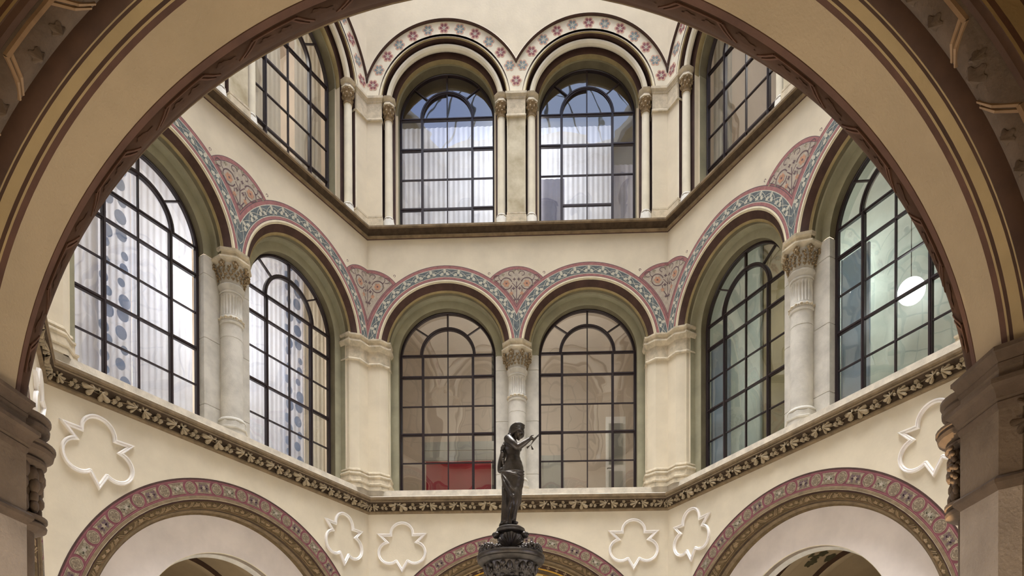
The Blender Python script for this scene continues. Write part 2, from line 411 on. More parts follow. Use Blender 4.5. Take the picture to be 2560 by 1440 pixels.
def spandrel_mesh(half):
    """painted spandrel; half = 0 middle, +1 right half for the left corner (u from -3)"""
    mb = MB(); cu = 0 if half == 0 else -3.0; zc, R = 9.0, 0.73
    if half == 0: arches = ((-UC, Z2), (UC, Z2))
    def rim(R, e):
        # boundary: from V bottom along the arch circles and round the top disc
        Ra = 1.60 + e; out = []
        dx = UC if half == 0 else 1.56
        zv = Z2 + sqrt(Ra * Ra - dx * dx)
        rgt = []
        a0 = atan2(zv - Z2, -dx)             # from the right-hand arch centre
        best = None
        for i in range(41):
            a = a0 + (pi / 2 - a0) * i / 40; x, z = dx + Ra * cos(a), Z2 + Ra * sin(a)
            if hypot(x, z - zc) > R and z > zc: best = (x, z); break
            rgt.append((x, z))
        t0 = atan2(rgt[-1][1] - zc, rgt[-1][0])
        top = [(R * cos(t0 + (pi / 2 - t0) * i / 14), zc + R * sin(t0 + (pi / 2 - t0) * i / 14)) for i in range(15)]
        return rgt + top
    um, ux = (-9, 9) if half == 0 else (-3.0, 9)
    for R_, e, mm, d in ((0.73, 0.0, SCROLL, -.001), (0.72, 0.01, REDB, -.0015), (0.665, 0.055, SCROLL, -.002), (0.655, 0.065, SPAN, -.0025)):
        r = rim(R_, e)
        poly = [(cu + x, z) for x, z in r]
        if half == 0: poly = poly + [(-x, z) for x, z in r[::-1][1:-1]]
        decal(mb, poly, d, mm)
    d = -.004
    def sym(f):
        f(1)
        if half == 0: f(-1)
    ribbon2(mb, [(cu, 8.98), (cu, 9.42)], .016, d, SCROLL, um, ux)
    def one(s):
        def cur(pts, w): ribbon2(mb, [(cu + s * x, z) for x, z in pts], w * 1.5, d, SCROLL, um, ux)
        cx, cz = 0.205, 9.385
        cur([(cx + .115 * cos(a), cz + .115 * sin(a)) for a in [(-pi * .9 + 2 * pi * .9 * i / 22) for i in range(23)]], .012)
        cur([(.01 + .10 * sin(t * 1.5), 9.06 + .20 * t) for t in [i * .1 for i in range(12)]], .011)
        cur([(.395 + .06 * cos(a), 9.50 + .055 * sin(a)) for a in [2.6 - i * .4 for i in range(13)]], .009)
        cur([(.105 + .055 * cos(a), 9.585 + .045 * sin(a)) for a in [-1.5 + i * .4 for i in range(13)]], .009)
        cur([(.30, 9.44), (.34, 9.47), (.36, 9.52)], .009); cur([(.0, 9.30), (.05, 9.36), (.09, 9.40)], .009)
        star2(mb, cu + s * cx, cz, .072, 6, d - .0005, ORANGE, .72, umin=um, umax=ux)
        star2(mb, cu + s * cx, cz, .022, 6, d - .001, SCROLL, .5, umin=um, umax=ux)
        star2(mb, cu + s * .105, 9.19, .042, 5, d - .0005, ORANGE, .5, umin=um, umax=ux)
        for x, z, r in ((.05, 9.64, .026), (.27, 9.565, .028), (.455, 9.45, .022), (.045, 9.47, .024), (.06, 9.29, .026), (.04, 9.06, .022), (.33, 9.36, .018)):
            star2(mb, cu + s * x, z, r * 1.3, 4, d - .0005, (SCROLL, GREYGR)[int(x * 100) % 2], .3, umin=um, umax=ux)
        # little curl where the spandrel meets the arch band
        px, pz = 0.548, 9.595
        ribbon2(mb, [(cu + s * (px + .02 * cos(a)), pz + .02 * sin(a)) for a in [-1.9 + i * .5 for i in range(12)]], .010, -.001, SCROLL)
    sym(one)
    return mb.mesh('painted_spandrel')

def flower_mesh(m_in):
    mb = MB()
    decal(mb, leaf_outline(48, .115, .70, 0, 6, .6), -.001, FLREDO)
    decal(mb, leaf_outline(60, .090, .30, 0.0, 6, .45), -.002, m_in)
    decal(mb, leaf_outline(30, .045, .2, .3, 5, 1.0), -.003, VINE)
    return mb.mesh('painted_flower')

def band3_mesh():
    mb = MB(); c = -UC; um, ux = -3.0, 0.0; zc = 13.0
    ring(mb, c, zc, 1.335, 1.62, -.002, PALE, um, ux, 13.15)
    ring(mb, c, zc, 1.325, 1.335, -.003, BROWN, um, ux, 13.15)
    ring(mb, c, Z3, 1.27, 1.325, -.002, CREAME, um, ux, 13.1)
    # raised label moulding
    prof = [(1.62, 0, BROWN), (1.625, -.03, BROWN), (1.645, -.045, PLASTER), (1.66, -.03, BROWN), (1.672, 0, None)]
    for (r0, d0, mm), (r1, d1, _) in zip(prof, prof[1:]): ring(mb, c, zc, r0, r1, d0, mm, um, ux, 13.2, d1=d1)
    return mb.mesh('painted_flower_band')

GCAP = [(-ZO, 0)]
def crown_path2(s=-1):
    # plan of the second storey corner pilaster, for the left corner (u=-3)
    return [(-3, 0), (-2.762, 0), (-2.625, 0.135), (-2.61, 0.135), (-2.61, 0.33)]
CAP2 = [(0, 8.335), (.055, 8.315), (.055, 8.285), (.022, 8.245), (.022, 8.205), (.07, 8.18), (.07, 8.15), (.03, 8.095), (.014, 8.075), (.014, 7.855), (.032, 7.83), (.032, 7.81), (0, 7.79)]
BASE2 = [(0, 5.68), (.022, 5.665), (.03, 5.63), (.018, 5.60), (.052, 5.575), (.055, 5.55), (.04, 5.52), (.045, 5.435), (.08, 5.415), (.08, 5.39), (.065, 5.375), (.07, 5.28)]
def cap2_mesh():
    mb = MB(); sweep_plan(mb, crown_path2(), CAP2, CAPP, s0=MIT); return mb.mesh('pilaster_capital', 0)
def base2_mesh():
    mb = MB(); sweep_plan(mb, crown_path2(), BASE2, CAPP, s0=MIT); return mb.mesh('pilaster_base', 0)
CAP3 = [(0, 13.175), (.045, 13.165), (.045, 13.12), (.02, 13.07), (.02, 13.045), (.012, 13.04), (.012, 12.74), (.028, 12.72), (.028, 12.69), (0, 12.68)]
BASE3 = [(0, 10.80), (.02, 10.79), (.02, 10.755), (.012, 10.75), (.03, 10.73), (.03, 10.45)]
def path3(kind):
    if kind == 'mid': return [(-.17, .2), (-.17, 0), (.17, 0), (.17, .2)]
    return [(-3, 0), (-2.71, 0), (-2.71, .2)]

def cornice_mesh():
    mb = MB()
    P = [(0, 5.165), (.10, 5.15), (.135, 5.13), (.135, 5.09), (.11, 5.065), (.12, 5.055), (.12, 5.03), (.06, 5.0), (.03, 4.95), (.03, 4.885), (.045, 4.868), (.045, 4.848), (.015, 4.832), (0, 4.825)]
    MM = [SILL, SILL, CORN, CORN, CORN, CORN, FRIEZE, FRIEZE, FRIEZE, CORN, CORN, CORN, CORN]
    path = [(-3, 0), (3, 0)]
    sweep_plan(mb, path, P, MM, MIT, MIT)
    # vine stem in the hollow
    for k in range(2):
        pts = [(-2.95 + 5.9 * i / 120, -.055 - .008 * cos(i * .9), 4.955 + (.022 if k else -.022) * sin(i * 5.9 / 120 * 2 * pi / .6 + k * pi)) for i in range(121)]
        mb.tube(pts, .008, CORN, 5)
    return mb.mesh('cornice', 30)
def string_mesh():
    mb = MB()
    P = [(0, 10.56), (.085, 10.545), (.115, 10.53), (.115, 10.495), (.095, 10.475), (.085, 10.44), (.05, 10.40), (.045, 10.375), (.06, 10.365), (.06, 10.35), (.02, 10.325), (0, 10.32)]
    MM = [SILL, SILL, CORN, CORN, FRIEZE, FRIEZE, FRIEZE, CORN, CORN, CORN, BROWN]
    sweep_plan(mb, [(-3, 0), (3, 0)], P, MM, MIT, MIT); return mb.mesh('string_course', 30)

def relief_leaf(mb, cx, cz, r, rot, d0, m, lobes=5, h=.035):
    """fan-shaped carved leaf with lobes; faces the court (negative d)"""
    n = lobes * 6 + 1; out = []
    for i in range(n):
        t = i / (n - 1); a = rot - 2.0 + 4.0 * t
        k = abs(cos((t * lobes - .5) * pi)) ** .7
        q = r * (.42 + .58 * k) * (1 - .25 * abs(t - .5) * 2)
        out.append((cx + q * cos(a), d0 - h * .35 * k, cz + q * sin(a)))
    base = (cx - r * .15 * cos(rot), d0 - h, cz - r * .15 * sin(rot))
    for p, q in zip(out, out[1:]):
        mb.face([base, p, q], m)
        mb.face([p, (p[0], d0 + .01, p[2]), (q[0], d0 + .01, q[2]), q], m)
def leaf_cluster_mesh(kind):
    mb = MB()
    if kind == 0:
        relief_leaf(mb, -.055, .0, .105, 2.6, -.06, LEAFST, 5, .05); relief_leaf(mb, .055, -.005, .10, .1, -.06, LEAFST, 5, .05)
        mb.ball((0, -.09, -.01), .018, LEAFST, 6, 4)
    else:
        relief_leaf(mb, -.05, .01, .11, 2.9, -.06, LEAFST, 3, .055); relief_leaf(mb, .06, -.01, .105, -.5, -.06, LEAFST, 3, .05)
        relief_leaf(mb, .02, .02, .07, 1.3, -.065, LEAFST, 3, .04)
    return mb.mesh('leaf_cluster')
def rosette_cluster_mesh():
    mb = MB()
    for cx, cz, r in ((-.035, -.02, .03), (.035, -.028, .028), (.005, .032, .03)):
        n = 20; out = [(cx + r * (.72 + .28 * abs(cos(2.5 * 2 * pi * i / n))) * cos(2 * pi * i / n), -.085, cz + r * (.72 + .28 * abs(cos(2.5 * 2 * pi * i / n))) * sin(2 * pi * i / n)) for i in range(n)]
        for i in range(n):
            p, q = out[i], out[(i + 1) % n]
            mb.face([(cx, -.075, cz), p, q], LEAFST); mb.face([p, (p[0], -.03, p[2]), (q[0], -.03, q[2]), q], LEAFST)
        mb.ball((cx, -.082, cz), r * .28, LEAFST, 6, 4)
    return mb.mesh('flower_cluster')

def trefoil_mesh():
    """white moulding: three round lobes with three pointed tips; origin at the lower tip's foot on the wall"""
    def arc(cx, cz, r, a0, a1, n): return [(cx + r * cos(a0 + (a1 - a0) * i / n), cz + r * sin(a0 + (a1 - a0) * i / n)) for i in range(n + 1)]
    right = [(0.0, 0.035)] + [(.105, .225)]
    right += arc(.25, .40, .225, -2.2, 1.75, 16)[0:]
    a = right[-1]
    right = [(0, .04), (.11, .222)] + arc(.255, .392, .215, radians(-128), radians(78), 16) + [(.445, .752), (.222, .748)] + arc(0, .77, .222, radians(-4), radians(90), 9)
    pts = right + [(-x, z) for x, z in right[::-1][1:-1]]
    n = len(pts)
    prof = [(-.027, 0), (-.027, -.018), (-.014, -.036), (-.004, -.030), (.003, -.030), (.007, -.044), (.018, -.044), (.026, -.028), (.027, 0)]
    rows = []
    for off, d in prof:
        row = []
        for i in range(n):
            p0, p, p1 = Vector(pts[i - 1]), Vector(pts[i]), Vector(pts[(i + 1) % n])
            t0, t1 = (p - p0).normalized(), (p1 - p).normalized()
            n0, n1 = Vector((t0.y, -t0.x)), Vector((t1.y, -t1.x))
            b = (n0 + n1) / max(.28, 1 + n0.dot(n1))
            q = p + b * off; row.append((q.x, d, q.y))
        rows.append(row)
    mb = MB(); mb.grid(rows, WHITEM, close=True); return mb.mesh('trefoil_moulding', 18)

def medal_mesh(cu=0):
    mb = MB(); zc = 1.42
    for R0, R1, mm in ((2.742, 2.978, REDD), (2.978, 3.005, BROWN)): ring(mb, cu, zc, R0, R1, -.003, mm, -3 , 3, 1.5, n=80)
    ring(mb, cu, zc, 2.752, 2.758, -.004, REDB, -3, 3, 1.5, n=80); ring(mb, cu, zc, 2.962, 2.966, -.004, REDB, -3, 3, 1.5, n=80)
    N = 19; st = pi / N; mid = 2.86
    for i in range(N):
        a = pi / 2 + (i - 9) * st
        x, z = cu + mid * cos(a), zc + mid * sin(a)
        if z < 1.6: continue
        star2(mb, x, z, .092, 8, -.005, MEDL, .97); star2(mb, x, z, .085, 8, -.006, MEDF, .97)
        k = 4 + 2 * (i % 2)
        star2(mb, x, z, .072, k, -.007, MEDL, .35, rot=a, sharp=.5); star2(mb, x, z, .058, k, -.008, MEDF, .3, rot=a, sharp=.6)
    for i in range(N - 1):
        a = pi / 2 + (i - 8.5) * st
        x, z = cu + mid * cos(a), zc + mid * sin(a)
        if z < 1.7: continue
        def pt(t, r): return (cu + (mid + r) * cos(a + t / mid), zc + (mid + r) * sin(a + t / mid))
        def panel(W, H, cut, d, mm):
            pts = [pt(-W + 2 * W * j / 6, H) for j in range(7)] + [pt(W - cut * sin(pi * j / 8), H - 2 * H * j / 8) for j in range(1, 8)] + [pt(W - 2 * W * j / 6, -H) for j in range(7)] + [pt(-W + cut * sin(pi * j / 8), -H + 2 * H * j / 8) for j in range(1, 8)]
            decal(mb, pts, d, mm)
        panel(.135, .083, .03, -.005, MEDL); panel(.128, .077, .03, -.006, MEDF)
        for sx in (-1, 1):
            for sz in (-1, 1):
                p = pt(sx * .095, sz * .05); star2(mb, p[0], p[1], .024, 3, -.007, MEDL, .4, rot=a + sx)
                p = pt(sx * .045, sz * .02); star2(mb, p[0], p[1], .042, 3, -.0075, (SCROLL, GREYGR)[i % 2], .3, rot=a + sx * sz)
        p = pt(0, 0); star2(mb, p[0], p[1], .035, 5, -.008, (MEDL, SPAN)[i % 2], .35)
    return mb.mesh('painted_medallion_band')

def carve_map(cu, ring0, ring1):
    """surface of the splayed carved band: t 0..1 across, a angle, h height proud of the surface"""
    def f(a, t, h=0.0):
        R = ring0[0] + (ring1[0] - ring0[0]) * t; d = ring0[1] + (ring1[1] - ring0[1]) * t; zc = ring0[2] + (ring1[2] - ring0[2]) * t
        L = hypot(ring1[0] - ring0[0], ring1[1] - ring0[1]); nr, nd = -(ring1[1] - ring0[1]) / L, -(ring0[0] - ring1[0]) / L
        b = .028 * sin(pi * t)
        return (cu + (R + nr * (h + b)) * cos(a), d + nd * (h + b), zc + (R + nr * (h + b)) * sin(a))
    return f
def carve_ribbon(mb, f, pts, w, h, m, asp):
    """raised ribbon; pts in (angle, t); w in t-units, asp = angle per t-unit"""
    for (a0, t0), (a1, t1) in zip(pts, pts[1:]):
        da, dt = (a1 - a0) / asp, t1 - t0; L = hypot(da, dt) or 1e-6
        na, nt_ = -dt / L * w / 2 * asp, da / L * w / 2
        c = []
        for s, hh in ((-1, 0), (-.7, h), (.7, h), (1, 0)): c.append((s, hh))
        for (s0, h0), (s1, h1) in zip(c, c[1:]):
            mb.face([f(a0 + na * s0, t0 + nt_ * s0, h0), f(a1 + na * s0, t1 + nt_ * s0, h0), f(a1 + na * s1, t1 + nt_ * s1, h1), f(a0 + na * s1, t0 + nt_ * s1, h1)], m)
def carve_band(mb, f, R, Wd, a_lo, a_hi, period, m_rib, m_leaf, flip=1, leafh=.02, hh=.014):
    """ribbon frames and leaves along a carved band of width Wd"""
    asp = Wd / R; n = int((a_hi - a_lo) * R / period); st = (a_hi - a_lo) / n
    for i in range(n):
        a = a_lo + st * (i + .5)
        for o in (-.09, .09):
            lo, hi = .1, .9
            carve_ribbon(mb, f, [(a - st * .5 + o * asp, hi), (a - st * .30 + o * asp, hi), (a - st * .22 + o * asp, .5), (a - st * .14 + o * asp, lo)], .10, hh, m_rib, asp)
            carve_ribbon(mb, f, [(a + st * .5 - o * asp, hi), (a + st * .30 - o * asp, hi), (a + st * .22 - o * asp, .5), (a + st * .14 - o * asp, lo)], .10, hh, m_rib, asp)
        for ca, ct, r in ((a, .45, .34), (a - st * .4, .42, .26), (a + st * .4, .42, .26), (a + st * .08, .72, .2)):
            k = 5; N = 25
            ctr = f(ca, ct, leafh * 1.2)
            out = []
            for j in range(N + 1):
                b = 2 * pi * j / N; q = r * (.45 + .55 * abs(cos(k * b / 2)) ** .7)
                out.append(f(ca + q * cos(b) * asp, min(.97, max(.03, ct + q * sin(b))), .004))
            for p, q in zip(out, out[1:]): mb.face([ctr, p, q], m_leaf)
def carved_mesh(cu=0, front=False):
    """mouldings of the wide ground arch seen from the court, with its carved ribbon band"""
    mb = MB()
    r0, r1 = (2.655, .035, 1.43), (2.52, .125, 1.49)
    last = (2.36, .30, 1.57); 
    if front: r1 = (2.54, .13, 1.44); last = (2.372, .31, 1.43)
    P = [(2.742, 0, 1.42), (2.735, -.012, 1.42), (2.70, -.012, 1.42), (2.69, .03, 1.42), r0]
    MM = [CORN, CORN, CORN, BROWN]
    n = 80
    def row(R, d, zc): return arcpts(cu, zc, R, d, -ZO, n)
    mb.grid([row(*p) for p in P], MM)
    f = carve_map(cu, r0, r1)
    rows = []
    for t in [i / 6 for i in range(7)]:
        rows.append([f(pi - pi * i / n, t) for i in range(n + 1)])
    mb.grid(rows, CARVD)
    P = [r1, (r1[0] - .02, r1[1] - .01, r1[2]), (r1[0] - .035, r1[1] + .01, r1[2] + .01), (r1[0] - .05, r1[1] + .06, r1[2] + .02), ((r1[0] + last[0]) / 2 - (0 if front else .02), (r1[1] + last[1]) / 2 + .01, (r1[2] + last[2]) / 2), (last[0] + .03, last[1] - .05, last[2]), last]
    mb.grid([row(*p) for p in P], [NEARD] * 6 if front else [CARVL, CARVD, FRIEZE, CORN, CORN, CARVD])
    if not front: carve_band(mb, f, 2.6, .165, .35, pi - .35, .52, CARVL, LEAFST if False else CARVL)
    return mb.mesh('carved_arch_band', 35)
def infill_mesh():
    """plastered infill of the ground arch with a smaller round opening"""
    mb = MB(); n = 48; R, zc = 1.61, 1.74; Ro, zo = 2.37, 1.57; d = .30
    # ring region between the two arcs
    inner = [(R * cos(pi - pi * i / n), d, zc + R * sin(pi * i / n)) for i in range(n + 1)]
    outer = [(Ro * cos(pi - pi * i / n), d, zo + Ro * sin(pi * i / n)) for i in range(n + 1)]
    mb.grid([outer, inner], PINKW)
    for s in (-1, 1): mb.face([(s * Ro, d, -ZO), (s * R, d, -ZO), (s * R, d, zc), (s * Ro, d, zo)], PINKW)
    P = [(1.61, .30), (1.60, .31), (1.60, .42), (1.575, .45), (1.56, .52)]
    mb.grid([arcpts(0, zc, r, dd, -ZO, n) for r, dd in P], [CREAME, NEARS, STONE, STONE])
    return mb.mesh('arch_infill', 35)

M_ARCH2 = arch2_mesh(); M_ARCH2R = mirror_mesh(M_ARCH2)
M_ARCH3 = arch3_mesh(); M_ARCH3R = mirror_mesh(M_ARCH3)
M_BAND2 = band2_mesh(); M_BAND2R = mirror_mesh(M_BAND2)
M_SPM = spandrel_mesh(0); M_SPC = spandrel_mesh(1); M_SPCR = mirror_mesh(M_SPC)
M_BAND3 = band3_mesh(); M_BAND3R = mirror_mesh(M_BAND3)
M_FR, M_FB = flower_mesh(FLRED), flower_mesh(FLBLUE)
M_CAP2 = cap2_mesh(); M_CAP2R = mirror_mesh(M_CAP2); M_BASE2 = base2_mesh(); M_BASE2R = mirror_mesh(M_BASE2)
def m3(kind, prof, mt_, nm):
    mb = MB(); sweep_plan(mb, path3(kind), prof, mt_, s0=(MIT if kind != 'mid' else None)); return mb.mesh(nm)
M_C3M, M_B3M = m3('mid', CAP3, CAPP, 'pilaster_capital'), m3('mid', BASE3, CAPP, 'pilaster_base')
M_C3C, M_B3C = m3('corner', CAP3, CAPP, 'pilaster_capital'), m3('corner', BASE3, CAPP, 'pilaster_base')
M_C3CR, M_B3CR = mirror_mesh(M_C3C), mirror_mesh(M_B3C)
mb = MB(); mb.box(-.171, .171, -.002, .205, 10.44, 12.7, MOTTLE); M_MIDP = mb.mesh('middle_pilaster')
M_CORN, M_STR = cornice_mesh(), string_mesh()
M_LF0, M_LF1, M_RS = leaf_cluster_mesh(0), leaf_cluster_mesh(1), rosette_cluster_mesh()
M_TREF = trefoil_mesh(); M_MED = medal_mesh(0); M_CARV = carved_mesh(0); M_INF = infill_mesh()
M_SHELL = shell_mesh(0, False)

def block_mesh(z0, z1):
    mb = MB(); a, g = .44, .0025
    P = [(-a, .52), (-a, .345), (-a + .03, .33), (a - .03, .33), (a, .345), (a, .52)]
    rows = [[(x * k, d + e, z) for x, d in P] for z, k, e in ((z0 + g, .985, .006), (z0 + g + .006, 1, 0), (z1 - g - .006, 1, 0), (z1 - g, .985, .006))]
    mb.grid(rows, STONE); mb.face(rows[0], STONE); mb.face(rows[-1], STONE); mb.box(-.40, .40, .345, .5, z1 - g - .004, z1 + g + .004, SILL)
    return mb.mesh('stone_block')
BLOCKS = [block_mesh(a, b) for a, b in ((5.28, 5.72), (5.72, 6.80), (6.80, 7.84), (7.84, 8.142))]
def build_wall(side, detail, opening):
    front = side == 'front'
    cuf = -0.13 if front else 0.0
    w = put('wall_' + side, shell_mesh(cuf, True) if front else M_SHELL, mw=WM(side)); w['kind'] = 'structure'
    for me in (M_ARCH2, M_ARCH2R): put('window_arch', me, w)
    for me in (M_ARCH3, M_ARCH3R): put('window_arch', me, w)
    for me in BLOCKS: put('stone_block', me, w)
    for me in (M_CAP2, M_CAP2R): put('pilaster_capital', me, w)
    for me in (M_BASE2, M_BASE2R): put('pilaster_base', me, w)
    for me in (M_C3M, M_C3C, M_C3CR): put('pilaster_capital', me, w)
    for me in (M_B3M, M_B3C, M_B3CR): put('pilaster_base', me, w)
    put('middle_pilaster', M_MIDP, w)
    for me in (M_BAND3, M_BAND3R): put('painted_flower_band', me, w)
    for me in (M_BAND2, M_BAND2R): put('painted_vine_band', me, w)
    if detail:
        for me in (M_SPM, M_SPC, M_SPCR): put('painted_spandrel', me, w)
        for s in (-1, 1):
            if side == 'left' and s < 0 or side == 'right' and s > 0: continue
            for k in range(-6, 7):
                a = pi / 2 + k * radians(12.4); x, z = s * UC + 1.485 * cos(a), 13.005 + 1.485 * sin(a)
                if s * x < .06 or abs(x) > 2.93: continue
                o = put('painted_flower', M_FR if k % 2 == 0 else M_FB, w, loc=(x, -.003, z))
        put('painted_flower', M_FR, w, loc=(0, -.003, 13.40))
        put('painted_medallion_band', M_MED, w)
    if front: put('carved_arch_band', carved_mesh(cuf, True), w)
    else: put('carved_arch_band', M_CARV, w)
    if not opening: put('arch_infill', M_INF, w)
    return w
WALLS = {}
for side, det, op in (('back', 1, 1), ('left', 1, 0), ('right', 1, 0), ('front_left', 1, 0), ('front_right', 0, 0), ('front', 0, 1)):
    WALLS[side] = build_wall(side, det, op)

# cornices and string courses
NAMES = {'back': 'back wall', 'left': 'left wall', 'right': 'right wall', 'front_left': 'near left wall', 'front_right': 'near right wall', 'front': 'near wall'}
i = 0
for side in ANG:
    i += 1
    t = put('trim_%d' % i, M_CORN, mw=WM(side)); t['kind'] = 'structure'
    if side in ('back', 'left', 'right', 'front_left'):
        for k in range(-4, 5):
            if side == 'front_left' and k < 2: continue
            put('leaf_cluster', (M_LF0, M_LF0, M_LF1)[k % 3], t, loc=(k * .6 + .02, 0, 4.955)).scale = (1.22, 1.12, 1.12)
            put('flower_cluster', M_RS, t, loc=(k * .6 + .31, 0, 4.952)).scale = (1.12, 1.05, 1.12)
        put('flower_cluster', M_RS, t, loc=(-2.66, 0, 4.952))
        for s in (-1, 1): put('leaf_cluster', M_LF0, t, loc=(s * 2.92, 0, 4.955))
    i += 1
    t = put('trim_%d' % i, M_STR, mw=WM(side)); t['kind'] = 'structure'

# trefoil mouldings on the spandrels of the ground arches
for side, u, lb in (('back', -2.32, 'white trefoil moulding at the left end of the far wall, beside the corner'), ('back', 2.32, 'white trefoil moulding at the right end of the far wall, right of the statue'),
                    ('left', -2.32, 'largest white trefoil moulding on the left, above the left arch shoulder'), ('left', 2.32, 'narrow white trefoil moulding on the left wall near the far corner'),
                    ('right', -2.32, 'narrow white trefoil moulding on the right wall near the far corner'), ('right', 2.32, 'large white trefoil moulding on the right, partly hidden by the stone pier'),
                    ('front_left', 2.32, 'white trefoil moulding seen edge-on behind the left pier capital')):
    o = put('trefoil_moulding', M_TREF, mw=WM(side, u, 0, 3.655)); tag(o, lb, 'moulding', 'trefoil mouldings below the leaf cornice')
# ------------------------------------------------------------------ windows
WD = 0.50                                    # depth of the glass plane behind the wall face
def bar(w, dpt, L, vert):
    mb = MB(); a, b = w / 2, dpt / 2
    # stepped section: a bar with a raised middle rib
    if vert:
        mb.box(-a, a, -b, b, 0, L, FRAME)
        if w > .035: mb.box(-a * .4, a * .4, -b - .012, -b, 0, L, FRAME)
    else:
        mb.box(0, L, -b, b, -a, a, FRAME)
        if w > .035: mb.box(0, L, -b - .012, -b, -a * .4, a * .4, FRAME)
    return mb.mesh('bar')
def window_parts(zb, rows, zsp, Rf, zc, hw=.975, mo=.52, Ri=.55, low=None, zi=None):
    """list of (name, mesh, (x,z)); origin at sill middle"""
    P = []; zi = zi if zi is not None else zsp
    mb = MB()
    for R0, R1, d0, d1 in ((Rf + .03, Rf - .045, -.03, -.03), (Rf - .045, Rf - .045, -.03, .03)):
        mb.grid([arcpts(0, zc - zb, R0, d0, 0, 40), arcpts(0, zc - zb, R1, d1, 0, 40)], FRAME)
    mb.grid([arcpts(0, zc - zb, Rf - .02, -.03, 0, 40), arcpts(0, zc - zb, Rf - .028, -.042, 0, 40), arcpts(0, zc - zb, Rf - .036, -.03, 0, 40)], FRAME)
    P.append(('frame', mb.mesh('window_frame'), (0, 0)))
    H = zsp - zb
    top0 = zc - zb + sqrt(Rf * Rf) - .03
    P.append(('mullion', bar(.022, .04, zi - zb + Ri, 1), (0, 0)))
    for s in (-1, 1): P.append(('mullion', bar(.050, .06, H, 1), (s * mo, 0)))
    # arched inner bar
    mb = MB()
    pr = [(-.03, .03), (-.03, -.03), (-.012, -.03), (-.008, -.045), (.008, -.045), (.012, -.03), (.03, -.03), (.03, .03)]
    mb.grid([arcpts(0, zi - zb, Ri + a, d, None, 28) for a, d in pr], FRAME); P.append(('arched_bar', mb.mesh('arched_bar', 30), (0, 0)))
    # spokes
    for ang, w in ((90, .036), (45, .022), (135, .022)):
        a = radians(ang); mb = MB()
        c, s_ = cos(a), sin(a)
        r1 = Rf - .02
        p0 = Vector((Ri * c, 0, zi - zb + Ri * s_)); p1 = Vector((r1 * c * 1.0, 0, zc - zb + r1 * s_))
        dv = (p1 - p0); L = dv.length; dv.normalize(); nv = Vector((-dv.z, 0, dv.x)) * w / 2
        for y0, y1 in ((-.025, .02),):
            q = [p0 - nv, p0 + nv, p1 + nv, p1 - nv]
            F = [(v.x, y0, v.z) for v in q]; B_ = [(v.x, y1, v.z) for v in q]
            mb.face(F, FRAME); mb.face(B_, FRAME)
            for k in range(4): mb.face([F[k], F[(k + 1) % 4], B_[(k + 1) % 4], B_[k]], FRAME)
        P.append(('spoke', mb.mesh('spoke'), (0, 0)))
    # transoms
    zs = [r - zb for r in rows] + [H]
    cache = {}
    def hbar(w, x0, x1):
        k = (w, round(x1 - x0, 3))
        if k not in cache: cache[k] = bar(w, .05 if w > .03 else .035, x1 - x0, 0)
        return cache[k]
    for j, z in enumerate(zs):
        thick = (j % 2 == len(zs) % 2) and j < len(zs) - 1 or False
        last = j == len(zs) - 1
        for (x0, x1, side_) in ((-hw, -mo, 1), (-mo, 0, 0), (0, mo, 0), (mo, hw, 1)):
            if low and (j, side_) in low: continue
            w = (.042 if last else (.052 if (thick and side_) else (.032 if thick else .020)))
            P.append(('transom', hbar(w, x0, x1), (x0, z)))
    # panes
    def pane(x0, x1, z0, z1):
        k = ('p', round(x1 - x0, 3), round(z1 - z0, 3))
        if k not in cache:
            mb = MB(); mb.face([(0, 0, 0), (x1 - x0, 0, 0), (x1 - x0, 0, z1 - z0), (0, 0, z1 - z0)], GLASS); cache[k] = mb.mesh('pane')
        return cache[k]
    zz = [0] + zs
    for a, b in zip(zz, zz[1:]):
        for (x0, x1) in ((-hw, -mo), (-mo, 0), (0, mo), (mo, hw)): P.append(('pane', pane(x0, x1, a, b), (x0, a)))
    for s in (-1, 1):
        mb = MB(); pts = [(0, 0, zi - zb)] + [(s * Ri * cos(pi / 2 * i / 10), 0, zi - zb + Ri * sin(pi / 2 * i / 10)) for i in range(11)]
        mb.face(pts, GLASS); P.append(('pane', mb.mesh('pane'), (0, 0)))
        for a0, a1 in ((0, 45), (45, 90)):
            mb = MB(); rr = Rf - .02
            inn = [(s * Ri * cos(radians(a0 + (a1 - a0) * i / 6)), 0, zi - zb + Ri * sin(radians(a0 + (a1 - a0) * i / 6))) for i in range(7)]
            out = [(s * rr * cos(radians(a0 + (a1 - a0) * i / 6)), 0, zc - zb + rr * sin(radians(a0 + (a1 - a0) * i / 6))) for i in range(7)]
            if a0 == 0: out[0] = (s * hw, 0, zsp - zb)
            mb.face(inn + out[::-1], GLASS); P.append(('pane', mb.mesh('pane'), (0, 0)))
    return P
ROWS2 = [6.04, 6.63, 7.21, 7.815]; ROWS3 = [11.28, 11.89, 12.50]
W2 = window_parts(5.30, ROWS2, 8.255, .995, 8.15)
W3 = window_parts(10.50, ROWS3, 13.12, .985, 13.06, zi=13.12, Ri=.53)
W3b = window_parts(10.50, ROWS3, 13.12, .985, 13.06, zi=13.12, Ri=.53, low=((0, 1),))
def joined(parts):
    bm = bmesh.new()
    for nm, me, (x, z) in parts:
        t = me.copy(); t.transform(Matrix.Translation((x, 0, z)))
        off = 0 if t.materials[0] == FRAME else 1
        k = len(bm.faces); bm.from_mesh(t); bm.faces.ensure_lookup_table()
        for f in bm.faces[k:]: f.material_index = off
        bpy.data.meshes.remove(t)
    me = bpy.data.meshes.new('window_joined'); me.materials.append(FRAME); me.materials.append(GLASS); bm.to_mesh(me); bm.free(); return me
J2, J3 = joined(W2), joined(W3)
wi = 0
